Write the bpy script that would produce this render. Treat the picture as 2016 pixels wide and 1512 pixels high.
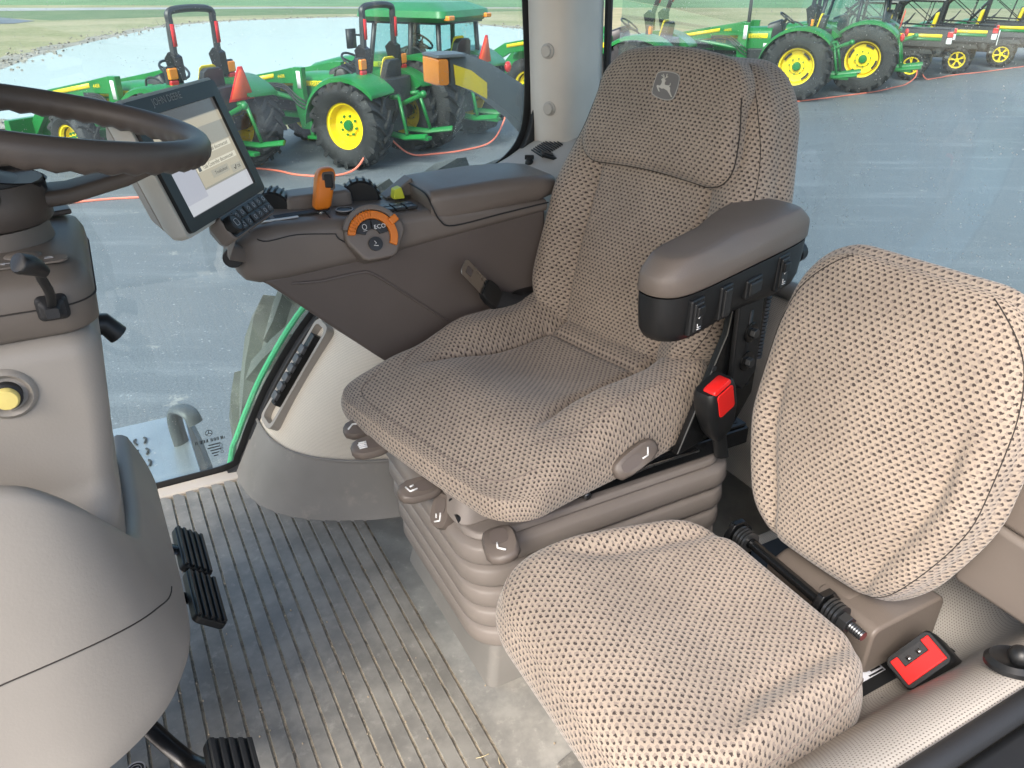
import bpy, bmesh, math, random
from mathutils import Vector, Matrix
random.seed(7)
R = math.radians
for o in list(bpy.data.objects): bpy.data.objects.remove(o, do_unlink=True)
scn = bpy.context.scene
COL = scn.collection
# ------------------------------------------------------------------ camera, sky, sun, exposure
CAM_H, FLOOR = 2.55, 1.30                  # eye height and cab-floor height above the yard
cd = bpy.data.cameras.new('camera'); cam = bpy.data.objects.new('camera', cd); COL.objects.link(cam)
cam.location = (0, 0, CAM_H); cam.rotation_euler = (R(90 - 28.3), 0, 0)
cd.sensor_width = 36; cd.lens = 18 * 1515 / 1008; cd.clip_start = 0.02; cd.clip_end = 3000
scn.camera = cam
w = bpy.data.worlds.new('World'); scn.world = w; w.use_nodes = True
sky = w.node_tree.nodes.new('ShaderNodeTexSky'); sky.sky_type = 'NISHITA'; sky.sun_disc = False
SUN_EL, SUN_AZ = 44, 205                    # overcast noon, sun behind the camera
sky.sun_elevation = R(SUN_EL); sky.sun_rotation = R(SUN_AZ); sky.dust_density = 4.0; sky.air_density = 1.0; sky.ozone_density = 1.0
w.node_tree.links.new(sky.outputs[0], w.node_tree.nodes['Background'].inputs[0])
w.node_tree.nodes['Background'].inputs[1].default_value = 0.15
sd = bpy.data.lights.new('sun', 'SUN'); sun = bpy.data.objects.new('sun', sd); COL.objects.link(sun)
sd.energy = 1.3; sd.angle = R(25); sd.color = (1, .97, .92)
az, el = R(SUN_AZ), R(SUN_EL)
sun.rotation_euler = Vector((math.sin(az) * math.cos(el), math.cos(az) * math.cos(el), math.sin(el))).to_track_quat('Z', 'Y').to_euler()
scn.view_settings.view_transform = 'Standard'; scn.view_settings.look = 'None'
scn.view_settings.gamma = 1; scn.view_settings.exposure = 1.45
scn.render.engine = 'CYCLES'; scn.cycles.max_bounces = 8; scn.cycles.transparent_max_bounces = 16

# ------------------------------------------------------------------ materials
class NT:
    def __init__(s, name):
        s.m = bpy.data.materials.new(name); s.m.use_nodes = True; s.t = s.m.node_tree; s.n = s.t.nodes
        s.b = s.n['Principled BSDF']; s.out = s.n['Material Output']
    def node(s, typ, **kw):
        x = s.n.new(typ)
        for k, v in kw.items(): setattr(x, k, v)
        return x
    def put(s, sock, v):
        if isinstance(v, bpy.types.NodeSocket): s.t.links.new(v, sock)
        elif isinstance(v, tuple) and len(v) == 3 and sock.type == 'RGBA': sock.default_value = (*v, 1)
        else: sock.default_value = v
    def math(s, op, a, b=0.0, c=None, clamp=False):
        x = s.node('ShaderNodeMath', operation=op, use_clamp=clamp); s.put(x.inputs[0], a); s.put(x.inputs[1], b)
        if c is not None: s.put(x.inputs[2], c)
        return x.outputs[0]
    def step(s, v, lo, hi):
        x = s.node('ShaderNodeMapRange', interpolation_type='SMOOTHSTEP'); s.put(x.inputs[0], v); x.inputs[1].default_value = lo; x.inputs[2].default_value = hi
        return x.outputs[0]
    def mix(s, f, a, b):
        x = s.node('ShaderNodeMix', data_type='RGBA'); s.put(x.inputs[0], f); s.put(x.inputs[6], a); s.put(x.inputs[7], b); return x.outputs[2]
    def coord(s, which='Object'): return s.node('ShaderNodeTexCoord').outputs[which]
    def noise(s, sc, det=3, vec=None, rough=.5, out=0):
        x = s.node('ShaderNodeTexNoise'); x.inputs['Scale'].default_value = sc; x.inputs['Detail'].default_value = det; x.inputs['Roughness'].default_value = rough
        s.put(x.inputs['Vector'], vec if vec is not None else s.coord()); return x.outputs[out]
    def vor(s, sc, vec=None, feature='F1'):
        x = s.node('ShaderNodeTexVoronoi', feature=feature); x.inputs['Scale'].default_value = sc
        s.put(x.inputs['Vector'], vec if vec is not None else s.coord()); return x.outputs[0]
    def scale(s, vec, sc):
        x = s.node('ShaderNodeMapping'); s.put(x.inputs[0], vec); x.inputs['Scale'].default_value = sc; return x.outputs[0]
    def bump(s, h, strength=.3, dist=.002):
        x = s.node('ShaderNodeBump'); x.inputs['Strength'].default_value = strength; x.inputs['Distance'].default_value = dist; s.put(x.inputs['Height'], h)
        s.put(s.b.inputs['Normal'], x.outputs[0])
    def base(s, c): s.put(s.b.inputs['Base Color'], c)
    def set(s, **kw):
        for k, v in kw.items(): s.put(s.b.inputs[k.replace('_', ' ')], v)
        return s
M = {}
def plastic(name, col, rough=.5, grain=900, bump=.12, var=.06, dirt=0.0, spec=.5):
    t = NT(name); n = t.noise(3.0, 4)
    dk = tuple(x * (1 - 2.2 * var) for x in col); lt = tuple(min(1, x * (1 + 1.4 * var)) for x in col)
    c = t.mix(t.step(n, .3, .7), dk, lt)
    if dirt:
        d = t.step(t.noise(14, 6, rough=.7), .56, .75); c = t.mix(t.math('MULTIPLY', d, dirt), c, (.42, .38, .32))
    t.base(c); t.put(t.b.inputs['Roughness'], t.math('ADD', rough - .06, t.math('MULTIPLY', t.noise(11, 4), .12)))
    t.b.inputs['Specular IOR Level'].default_value = spec
    if bump: t.bump(t.noise(grain, 2), bump, .001)
    M[name] = t.m; return t.m
plastic('taupe', (.300, .276, .246), .5, 260, .22, .05)                # column covers, trim
plastic('taupe_dark', (.155, .133, .113), .5)          # upper column housing
plastic('wheel_brown', (.085, .070, .060), .46, 500, .2)
plastic('console', (.162, .138, .120), .48)
plastic('console_low', (.112, .092, .082), .52)
plastic('pad', (.165, .138, .118), .45, 420, .3)
plastic('grip', (.13, .108, .093), .42, 600, .1)
plastic('bellows', (.225, .198, .178), .5, 700, .15, .08, .1)
plastic('kick', (.20, .192, .178), .5, 700, .1, .1, .28)
plastic('pillar', (.64, .59, .53), .55)
plastic('trim', (.47, .43, .385), .5)
plastic('bezel', (.47, .46, .41), .45)
plastic('black', (.011, .012, .013), .42, 800, .12)
plastic('black_metal', (.006, .0065, .007), .25, 300, .03, .1)
plastic('rubber', (.018, .019, .021), .6, 300, .2, .1)
plastic('tyre', (.017, .018, .020), .7, 60, .25, .2, .10)
plastic('own_tyre', (.16, .155, .13), .8, 60, .3, .25, .7)
plastic('key', (.02, .021, .022), .4, 900, .05)
plastic('orange', (.72, .20, .018), .38, 700, .08)
plastic('red', (.72, .018, .016), .35, 0, 0)
plastic('yellow_button', (.80, .66, .22), .4, 0, 0)
plastic('lime', (.66, .70, .05), .45, 0, 0)
plastic('green', (.010, .165, .036), .32, 0, 0, .06)
plastic('green_edge', (.10, .62, .26), .5, 0, 0)
plastic('yellow', (.80, .60, .012), .3, 0, 0, .04)
plastic('yellow_reflector', (.82, .58, .02), .35, 0, 0)
plastic('dark_frame', (.020, .022, .025), .4, 200, .1)
plastic('arm_grey', (.085, .09, .097), .42, 700, .1)
plastic('steel', (.55, .55, .54), .28, 0, 0); M['steel'].node_tree.nodes['Principled BSDF'].inputs['Metallic'].default_value = 1
plastic('bolt', (.10, .105, .11), .3, 0, 0); M['bolt'].node_tree.nodes['Principled BSDF'].inputs['Metallic'].default_value = .8
plastic('white', (.80, .80, .79), .5, 0, 0)
plastic('paint_grey', (.30, .28, .26), .5, 0, 0)
plastic('embroidery', (.52, .50, .45), .8, 0, 0)
plastic('badge', (.17, .165, .16), .85, 600, .2)
plastic('badge_edge', (.40, .38, .35), .8, 0, 0)
plastic('smv', (.90, .10, .03), .45, 0, 0)
plastic('cord', (.80, .20, .13), .5, 0, 0)
plastic('sticker', (.62, .64, .70), .5, 0, 0)
plastic('step_metal', (.42, .44, .46), .35, 120, .1); M['step_metal'].node_tree.nodes['Principled BSDF'].inputs['Metallic'].default_value = .6
plastic('icon', (.36, .36, .37), .5, 0, 0)
plastic('soil', (.40, .33, .24), .9, 0, 0)
plastic('straw', (.55, .46, .28), .8, 0, 0)
plastic('utv_dark', (.028, .030, .031), .5, 300, .1)
plastic('seam_dark', (.03, .025, .022), .8, 0, 0)
plastic('thread', (.22, .18, .155), .85, 0, 0)
def lampmat(name, c, rough=.15):
    t = NT(name); t.base(c); t.set(Roughness=rough, Coat_Weight=.6); t.b.inputs['Transmission Weight'].default_value = .15
    x = t.vor(160); t.bump(x, .3, .002); M[name] = t.m
lampmat('amber', (.95, .28, .015)); lampmat('red_lens', (.65, .02, .015)); lampmat('clear_lens', (.8, .8, .8))

def fabric(name, base, mid, dark):
    t = NT(name); uv = t.coord('UV')
    n1 = t.noise(290, 3, uv, out=1)
    sub = t.node('ShaderNodeVectorMath', operation='SUBTRACT'); t.put(sub.inputs[0], n1); sub.inputs[1].default_value = (.5, .5, .5)
    scl = t.node('ShaderNodeVectorMath', operation='SCALE'); t.put(scl.inputs[0], sub.outputs[0]); scl.inputs['Scale'].default_value = .0068
    add = t.node('ShaderNodeVectorMath', operation='ADD'); t.put(add.inputs[0], uv); t.put(add.inputs[1], scl.outputs[0])
    sp = t.node('ShaderNodeSeparateXYZ'); t.put(sp.inputs[0], add.outputs[0])
    V = t.math('DIVIDE', sp.outputs[0], .0075); U0 = t.math('DIVIDE', sp.outputs[1], .0110)
    row = t.math('FLOOR', V); U = t.math('ADD', U0, t.math('MULTIPLY', t.math('MODULO', t.math('ABSOLUTE', row), 2.0), .5))
    fx = t.math('SUBTRACT', t.math('FRACT', U), .5); fy = t.math('SUBTRACT', t.math('FRACT', V), .5)
    def ell(ox, oy, rx, ry):
        a = t.math('DIVIDE', t.math('SUBTRACT', fx, ox), rx); b = t.math('DIVIDE', t.math('SUBTRACT', fy, oy), ry)
        return t.math('ADD', t.math('MULTIPLY', a, a), t.math('MULTIPLY', b, b))
    dk = t.math('SUBTRACT', 1.0, t.step(ell(.10, .05, .225, .30), .5, 1.2))
    md = t.math('SUBTRACT', 1.0, t.step(ell(-.17, -.06, .27, .37), .7, 1.25))
    fz = t.noise(900, 3, uv)
    b2 = t.mix(t.step(fz, .3, .7), tuple(x * .86 for x in base), tuple(x * 1.1 for x in base))
    big = t.noise(7, 3, uv); b3 = t.mix(t.step(big, .35, .7), b2, tuple(x * .82 for x in base)); pile = t.noise(26, 5, t.scale(uv, (1, 2.6, 1)), .7); b3 = t.mix(t.math('MULTIPLY', t.step(pile, .52, .72), .35), b3, tuple(min(1, x * 1.25) for x in base))
    c = t.mix(t.math('MULTIPLY', md, .85), b3, mid); c = t.mix(t.math('MULTIPLY', dk, .95), c, dark)
    t.base(c); t.set(Roughness=.92); t.b.inputs['Specular IOR Level'].default_value = .15
    t.b.inputs['Sheen Weight'].default_value = .25; t.b.inputs['Sheen Roughness'].default_value = .5
    h = t.math('SUBTRACT', t.math('MULTIPLY', fz, .35), t.math('ADD', t.math('MULTIPLY', dk, .8), t.math('MULTIPLY', md, .35)))
    t.bump(h, .32, .0014); M[name] = t.m
fabric('fabric', (.365, .302, .242), (.215, .175, .150), (.038, .028, .026))
def perforated(name, base, hole, pitch=.0062):
    t = NT(name); uv = t.coord('UV'); sp = t.node('ShaderNodeSeparateXYZ'); t.put(sp.inputs[0], uv)
    V = t.math('DIVIDE', sp.outputs[1], pitch * .87); U0 = t.math('DIVIDE', sp.outputs[0], pitch)
    U = t.math('ADD', U0, t.math('MULTIPLY', t.math('MODULO', t.math('ABSOLUTE', t.math('FLOOR', V)), 2.0), .5))
    fx = t.math('SUBTRACT', t.math('FRACT', U), .5); fy = t.math('SUBTRACT', t.math('FRACT', V), .5)
    d = t.math('ADD', t.math('MULTIPLY', fx, fx), t.math('MULTIPLY', fy, fy))
    m = t.math('SUBTRACT', 1.0, t.step(d, .025, .065))
    n = t.noise(4, 4); b = t.mix(t.step(n, .3, .7), tuple(x * .9 for x in base), tuple(x * 1.05 for x in base))
    t.base(t.mix(m, b, hole)); t.set(Roughness=.6); t.bump(t.math('SUBTRACT', t.math('MULTIPLY', t.noise(700, 2), .2), m), .5, .0015); M[name] = t.m
perforated('perf_cream', (.60, .555, .47), (.20, .18, .15), .0042)
perforated('perf_taupe', (.46, .425, .38), (.17, .15, .13), .0052)
def glass(name, tint, spec=.06, dust=0.0):
    t = NT(name); tr = t.node('ShaderNodeBsdfTransparent'); tr.inputs[0].default_value = (*tint, 1)
    gl = t.node('ShaderNodeBsdfGlossy'); gl.inputs['Roughness'].default_value = .02; gl.inputs[0].default_value = (1, 1, 1, 1)
    lw = t.node('ShaderNodeLayerWeight'); lw.inputs[0].default_value = .5; fc = t.math('POWER', lw.outputs['Facing'], 4.0)
    mx = t.node('ShaderNodeMixShader'); t.put(mx.inputs[0], t.math('ADD', .045, t.math('MULTIPLY', fc, .35))); t.put(mx.inputs[1], tr.outputs[0]); t.put(mx.inputs[2], gl.outputs[0])
    df = t.node('ShaderNodeBsdfDiffuse'); df.inputs[0].default_value = (.8, .82, .82, 1)
    v = t.vor(120); sel = t.step(t.noise(22, 3), .44, .60)
    sp = t.math('MULTIPLY', t.math('SUBTRACT', 1.0, t.step(v, .06, .18)), sel)
    st = t.node('ShaderNodeMapping'); t.put(st.inputs[0], t.coord()); st.inputs['Scale'].default_value = (3, 3, 1.2)
    smear = t.math('MULTIPLY', t.step(t.noise(2.2, 5, st.outputs[0], .7), .42, .8), .10)
    f = t.math('MULTIPLY', t.math('ADD', t.math('MULTIPLY', sp, .75), t.math('ADD', smear, .03)), dust)
    m2 = t.node('ShaderNodeMixShader'); t.put(m2.inputs[0], f); t.put(m2.inputs[1], mx.outputs[0]); t.put(m2.inputs[2], df.outputs[0])
    t.put(t.out.inputs[0], m2.outputs[0]); M[name] = t.m
glass('glass_side', (.88, .965, .955), dust=.55); glass('glass_rear', (.86, .95, .94), dust=1.0); glass('glass_cab', (.62, .84, .84))
def screen(name, c, e=.55):
    t = NT(name); t.base((.02, .02, .02)); t.set(Roughness=.25); t.put(t.b.inputs['Emission Color'], c); t.b.inputs['Emission Strength'].default_value = e; M[name] = t.m
screen('ui_bg', (.26, .25, .21), .42); screen('ui_panel', (.40, .36, .27), .42); screen('ui_blue', (.36, .37, .42), .42); screen('ui_bar', (.10, .10, .10), .3)
screen('ui_line', (.62, .58, .46), .40); screen('ui_foot', (.46, .47, .50), .42); screen('ui_text', (.03, .03, .03), .1); screen('ui_btn', (.33, .31, .25), .42)
# floor mat: grey vinyl with scuffs, polish and dried mud
t = NT('mat_floor'); n = t.noise(9, 7, rough=.65); n2 = t.noise(34, 5, rough=.7); n3 = t.noise(3.2, 3)
c = t.mix(t.step(n, .36, .66), (.165, .160, .147), (.255, .246, .222)); c = t.mix(t.math('MULTIPLY', t.step(n2, .53, .72), .40), c, (.37, .36, .325))
c = t.mix(t.math('MULTIPLY', t.step(t.noise(17, 6, rough=.75), .6, .7), .4), c, (.38, .35, .30))
t.base(c); t.put(t.b.inputs['Roughness'], t.math('ADD', .12, t.math('MULTIPLY', t.math('ADD', n, n2), .24))); t.bump(t.math('ADD', n2, t.math('MULTIPLY', t.noise(140, 4), .3)), .22, .003); M['mat_floor'] = t.m
t = NT('mat_groove'); c = t.mix(t.step(t.noise(26, 6, rough=.8), .36, .6), (.20, .175, .14), (.46, .39, .29)); t.base(c); t.set(Roughness=.9); t.bump(t.noise(300, 3), .6, .002); M['mat_groove'] = t.m
# yard asphalt
t = NT('asphalt'); co = t.coord(); g = t.noise(60, 4, co, .8); big = t.noise(.35, 5, co); st = t.scale(co, (.5, 3.0, 1)); streak = t.noise(.9, 5, st, .65)
c = t.mix(t.step(g, .3, .7), (.080, .089, .100), (.170, .186, .204)); c = t.mix(t.math('MULTIPLY', t.step(big, .35, .7), .55), c, (.115, .125, .138))
c = t.mix(t.math('MULTIPLY', t.step(streak, .5, .78), .4), c, (.27, .285, .30))
sp = t.math('MULTIPLY', t.math('SUBTRACT', 1.0, t.step(t.vor(9, co), .06, .13)), t.step(t.noise(4, 3, co), .52, .64))
sp2 = t.math('MULTIPLY', t.math('SUBTRACT', 1.0, t.step(t.vor(28, co), .14, .30)), t.step(t.noise(8, 4, co), .54, .64))
c = t.mix(t.math('MULTIPLY', t.math('MAXIMUM', sp, sp2), .36), c, (.52, .53, .54))
stn = t.math('MULTIPLY', t.step(t.noise(1.9, 6, co, .75), .62, .70), .5); c = t.mix(stn, c, (.40, .38, .34))
t.base(c); t.put(t.b.inputs['Roughness'], t.math('ADD', .5, t.math('MULTIPLY', big, .2))); t.bump(g, .5, .006); M['asphalt'] = t.m
def ground(name, a, b, s1, s2, rough=.95, third=None):
    t = NT(name); co = t.coord(); c = t.mix(t.step(t.noise(s1, 6, co, .7), .35, .65), a, b)
    c = t.mix(t.math('MULTIPLY', t.step(t.noise(s2, 5, co, .8), .45, .65), .5), c, third or tuple(x * .6 for x in a)); t.base(c); t.set(Roughness=rough); t.bump(t.noise(s2, 4, co), .8, .05); M[name] = t.m
ground('dry_grass', (.31, .27, .16), (.19, .20, .09), .16, 4, third=(.38, .33, .21)); ground('crop', (.10, .19, .085), (.14, .25, .12), .12, 3); ground('lawn', (.09, .15, .06), (.14, .18, .085), .4, 8)
ground('shore', (.22, .20, .17), (.34, .31, .27), 1.2, 9, third=(.10, .09, .075)); ground('road_grey', (.30, .30, .30), (.36, .36, .36), .6, 20)
t = NT('water'); t.base((.42, .455, .44)); t.set(Roughness=.16); t.bump(t.noise(1.3, 4, t.scale(t.coord(), (1, 3, 1))), .05, .03); M['water'] = t.m

# ------------------------------------------------------------------ mesh helpers
def V(*a): return Vector(a)
class MB:
    def __init__(s): s.v = []; s.f = []; s.uv = None
    def add(s, vs, fs):
        k = len(s.v); s.v += [tuple(x) for x in vs]; s.f += [tuple(i + k for i in f) for f in fs]; return s
    def obox(s, c, ax, ay, az):
        c, ax, ay, az = map(Vector, (c, ax, ay, az))
        vs = [c + i * ax + j * ay + k * az for k in (-1, 1) for j in (-1, 1) for i in (-1, 1)]
        fs = [(0, 2, 3, 1), (4, 5, 7, 6), (0, 1, 5, 4), (2, 6, 7, 3), (0, 4, 6, 2), (1, 3, 7, 5)]
        if ax.cross(ay).dot(az) < 0: fs = [f[::-1] for f in fs]
        return s.add(vs, fs)
    def box(s, x0, x1, y0, y1, z0, z1): return s.obox(((x0 + x1) / 2, (y0 + y1) / 2, (z0 + z1) / 2), ((x1 - x0) / 2, 0, 0), (0, (y1 - y0) / 2, 0), (0, 0, (z1 - z0) / 2))
    def loft(s, rings, cap=True, closed=True):
        n = len(rings[0]); vs = [p for r in rings for p in r]; fs = []
        for i in range(len(rings) - 1):
            for j in range(n if closed else n - 1):
                a, b = i * n + j, i * n + (j + 1) % n; fs.append((a, b, b + n, a + n))
        if cap and closed: fs.append(tuple(range(n))[::-1]); fs.append(tuple((len(rings) - 1) * n + j for j in range(n)))
        return s.add(vs, fs)
    def tube(s, pts, r, n=8, closed=False, cap=True, flat=1.0, up=None):
        pts = [Vector(p) for p in pts]; m = len(pts); rr = r if isinstance(r, (list, tuple)) else [r] * m; rings = []; pn = Vector(up) if up else None
        for i, p in enumerate(pts):
            d = (pts[(i + 1) % m] - pts[i - 1]) if closed else (pts[min(i + 1, m - 1)] - pts[max(i - 1, 0)])
            d.normalize()
            if pn is None: pn = d.orthogonal()
            a = pn - d * pn.dot(d)
            if a.length < 1e-6: a = d.orthogonal()
            a.normalize(); pn = a; b = d.cross(a)
            rings.append([p + (a * math.cos(2 * math.pi * k / n) * flat + b * math.sin(2 * math.pi * k / n)) * rr[i] for k in range(n)])
        if closed: rings.append(rings[0]); return s.loft(rings, cap=False)
        return s.loft(rings, cap=cap)
    def cyl(s, p0, p1, r0, r1=None, n=20): return s.tube([p0, p1], [r0, r0 if r1 is None else r1], n)
    def revolve(s, prof, o, axis, n=32, close=False):
        o, axis = Vector(o), Vector(axis).normalized(); e1 = axis.orthogonal().normalized(); e2 = axis.cross(e1)
        rings = [[o + axis * h + (e1 * math.cos(2 * math.pi * k / n) + e2 * math.sin(2 * math.pi * k / n)) * max(r, 1e-5) for k in range(n)] for r, h in prof]
        if close: rings.append(rings[0])
        return s.loft(rings, cap=False)
    def prism(s, poly, o, ex, ey, d):            # polygon in (ex, ey), pushed by vector d
        o, ex, ey, d = map(Vector, (o, ex, ey, d)); a = [o + ex * p[0] + ey * p[1] for p in poly]
        return s.loft([a, [p + d for p in a]])
    def ball(s, c, r, sc=(1, 1, 1), n=16, m=10):
        rings = [[Vector(c) + Vector((r * sc[0] * math.sin(math.pi * i / m) * math.cos(2 * math.pi * k / n), r * sc[1] * math.sin(math.pi * i / m) * math.sin(2 * math.pi * k / n), -r * sc[2] * math.cos(math.pi * i / m))) for k in range(n)] for i in range(m + 1)]
        for q in (0, -1): rings[q] = [p + V(1e-6 * math.cos(k), 1e-6 * math.sin(k), 0) for k, p in enumerate(rings[q])]
        return s.loft(rings)
    def grid(s, fn, nu, nv, uvfn=None):
        k = len(s.v)
        for i in range(nu + 1):
            for j in range(nv + 1):
                s.v.append(tuple(fn(i / nu, j / nv)))
                if uvfn: s.uv = s.uv or []; s.uv.append(uvfn(i / nu, j / nv))
        s.f += [(k + i * (nv + 1) + j, k + (i + 1) * (nv + 1) + j, k + (i + 1) * (nv + 1) + j + 1, k + i * (nv + 1) + j + 1) for i in range(nu) for j in range(nv)]
        return s
def rr(w, h, r, n=5):
    out = []
    for cx, cy, a0 in ((w - r, h - r, 0), (-w + r, h - r, 90), (-w + r, -h + r, 180), (w - r, -h + r, 270)):
        out += [(cx + r * math.cos(R(a0 + 90 * k / n)), cy + r * math.sin(R(a0 + 90 * k / n))) for k in range(n + 1)]
    return out
def ringxy(x0, x1, y0, y1, z, r, n=6): return [V((x0 + x1) / 2 + a, (y0 + y1) / 2 + b, z) for a, b in rr((x1 - x0) / 2, (y1 - y0) / 2, r, n)]
def smoothpath(pts, n=8, closed=False):
    P = [Vector(p) for p in pts]; m = len(P); out = []
    for i in range(m if closed else m - 1):
        p0, p1, p2, p3 = (P[(i + k) % m] for k in (-1, 0, 1, 2)) if closed else (P[max(i - 1, 0)], P[i], P[i + 1], P[min(i + 2, m - 1)])
        for k in range(n):
            t = k / n; out.append(.5 * ((2 * p1) + (p2 - p0) * t + (2 * p0 - 5 * p1 + 4 * p2 - p3) * t * t + (3 * p1 - p0 - 3 * p2 + p3) * t ** 3))
    if not closed: out.append(P[-1])
    return out
BASE = {}
def mesh_of(name, mb, mat, base=(0, 0, 0), smooth=40, fix=True):
    me = bpy.data.meshes.new(name); b = Vector(base); me.from_pydata([Vector(p) - b for p in mb.v], [], mb.f)
    if mb.uv:
        ul = me.uv_layers.new(name='UVMap')
        for lp in me.loops: ul.data[lp.index].uv = mb.uv[lp.vertex_index]
    if fix:
        bm = bmesh.new(); bm.from_mesh(me)
        if not mb.uv: bmesh.ops.remove_doubles(bm, verts=bm.verts, dist=2e-6)
        bmesh.ops.recalc_face_normals(bm, faces=bm.faces)
        for e in bm.edges:
            if len(e.link_faces) == 2 and e.calc_face_angle(0) > R(smooth): e.smooth = False
        bm.to_mesh(me); bm.free()
    for p in me.polygons: p.use_smooth = smooth > 0
    me.materials.append(M[mat]); return me
def link(name, me, parent=None):
    o = bpy.data.objects.new(name, me); COL.objects.link(o)
    if parent: o.parent = parent
    return o
def part(name, mb, mat, parent=None, bevel=0, seg=3, smooth=40, label=None):
    b = BASE.get(parent.name, (0, 0, 0)) if parent else (0, 0, 0)
    o = link(name, mesh_of(name, mb, mat, b, smooth if not bevel else 180), parent)
    if parent: BASE[o.name] = b
    if bevel:
        md = o.modifiers.new('bevel', 'BEVEL'); md.width = bevel; md.segments = seg; md.limit_method = 'ANGLE'; md.angle_limit = R(32); md.harden_normals = True
    if label: o['label'] = label
    return o
CABZ = Matrix.Rotation(R(208), 4, 'Z')
def tag(o, label, cat, group=None):
    o['label'] = label; o['category'] = cat
    if group: o['group'] = group
    return o
def thing(name, label, cat, base=(0, 0, 0), group=None, cab=True, loc=None, rot=0):
    o = bpy.data.objects.new(name, None); COL.objects.link(o); tag(o, label, cat, group); o.empty_display_size = .1
    if cab: o.location = CABZ @ Vector(base) + V(0, 0, FLOOR); o.rotation_euler = (0, 0, R(208)); BASE[o.name] = tuple(base)
    else: o.location = loc; o.rotation_euler = (0, 0, rot); BASE[o.name] = (0, 0, 0)
    return o
def text(body, size, o, ex, ey, mat, parent, name='lettering', align='CENTER'):
    cu = bpy.data.curves.new('t', 'FONT'); cu.body = body; cu.size = size; cu.align_x = align; cu.align_y = 'CENTER'; cu.resolution_u = 2
    to = bpy.data.objects.new('t', cu); COL.objects.link(to); dg = bpy.context.evaluated_depsgraph_get(); me = bpy.data.meshes.new_from_object(to.evaluated_get(dg))
    bpy.data.objects.remove(to); b = Vector(BASE.get(parent.name, (0, 0, 0))); o, ex, ey = map(Vector, (o, ex, ey))
    for v in me.vertices: v.co = o + ex * v.co.x + ey * v.co.y - b
    me.materials.clear(); me.materials.append(M[mat]); return link(name, me, parent)
def sm(x, a, b):
    t = max(0, min(1, (x - a) / (b - a))); return t * t * (3 - 2 * t)
def ga(x, c, s): return math.exp(-((x - c) / s) ** 2)
# upholstered block: flat sheet of cloth (p, q) wrapped over a rounded box; height() shapes the face, warp() the whole
def cushion(hx, hy, Rc, r, side, N, height, warp, bulge=.006):
    emax = r * math.pi / 2 + side; ext = emax - r
    def S(p, q, lift=0.0):
        cx, cy = max(-(hx - Rc), min(hx - Rc, p)), max(-(hy - Rc), min(hy - Rc, q)); dx, dy = p - cx, q - cy; L = math.hypot(dx, dy)
        if L > 1e-9: nx, ny, s = dx / L, dy / L, L - Rc
        else: nx = ny = 0; s = max(abs(p) - hx, abs(q) - hy)
        e = s + r
        if e <= 0 or L < 1e-9: x, y, z, w_ = p, q, 0, 1.0; nrm = (0, 0, 1)
        else:
            ph = min(e / r, math.pi / 2); x = p - nx * e + nx * r * math.sin(ph); y = q - ny * e + ny * r * math.sin(ph); z = -r * (1 - math.cos(ph)); w_ = math.cos(ph)
            ex = e - r * math.pi / 2
            if ex > 0:
                z -= ex; k = bulge * math.sin(math.pi * min(1, ex / max(side, 1e-6)) * .9); x += nx * k; y += ny * k
            nrm = (nx * math.sin(ph), ny * math.sin(ph), math.cos(ph))
        z += height(x, y) * w_
        return warp(x + nrm[0] * lift, y + nrm[1] * lift, z + nrm[2] * lift)
    HX, HY, RR = hx + ext, hy + ext, Rc + ext
    def UVp(u, v):
        a, b = 2 * u - 1, 2 * v - 1; s = max(abs(a), abs(b))
        if s < 1e-9: return (0, 0)
        qx, qy = a / s * HX, b / s * HY; cx, cy = max(-(HX - RR), min(HX - RR, qx)), max(-(HY - RR), min(HY - RR, qy)); d = Vector((qx - cx, qy - cy))
        if d.length > 1e-9:
            d = d.normalized() * RR if (abs(qx) > HX - RR and abs(qy) > HY - RR) else d
            qx, qy = cx + d.x, cy + d.y
        return (qx * s, qy * s)
    mb = MB(); mb.grid(lambda u, v: S(*UVp(u, v)), N, N, UVp)
    return mb, S
def seam(pts, S, parent, mat='thread', r=.0011, name='seam', lift=.0004, closed=False):
    P = smoothpath([(a, b, 0) for a, b in pts], 10, closed); mb = MB().tube([S(p.x, p.y, lift) for p in P], r, 5, closed); return part(name, mb, mat, parent)

# ================================================================== SETTING
def sheet(name, pts, z, mat):
    mb = MB(); mb.v = [(x, y, z) for x, y in pts]; mb.f = [tuple(range(len(pts)))]; o = part(name, mb, mat); o['kind'] = 'structure'; return o
sheet('ground', [(-900, -900), (900, -900), (900, 1500), (-900, 1500)], -.09, 'dry_grass')
sheet('crop_field', [(-400, 77), (-30, 72), (8, 67.5), (23, 67), (80, 61), (300, 50), (400, 1400), (-400, 1400)], -.084, 'crop')
sheet('verge', [(-90, 62), (-33, 65), (-20, 66), (8, 64), (-10, 58), (-22, 54), (-27, 50), (-30, 52), (-40, 56)], -.086, 'lawn')
sheet('road', [(-300, 62), (-60, 60.5), (-36, 62), (-18, 66), (8, 66.2), (8, 67), (-18, 68.5), (-36, 67), (-60, 67), (-300, 80)], -.078, 'road_grey')
sheet('drive', [(-120, 40), (-45, 45.5), (-31, 45.6), (-27.6, 47), (-27.8, 49.5), (-34, 55), (-45, 60.5), (-120, 62)], -.074, 'asphalt')
pond = smoothpath([(-9.8, 15.8, 0), (-13.5, 20, 0), (-15.6, 26, 0), (-16.8, 31, 0), (-17.6, 38, 0), (-18, 44.5, 0), (-15.8, 49.5, 0), (-9.5, 53, 0), (-4, 48.5, 0), (.5, 42.5, 0), (4.4, 38.6, 0), (6.2, 35.6, 0), (6, 31, 0), (3, 26, 0), (-1, 21, 0), (-5, 17.4, 0)], 6, True)
cx, cy = -6, 34
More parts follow.
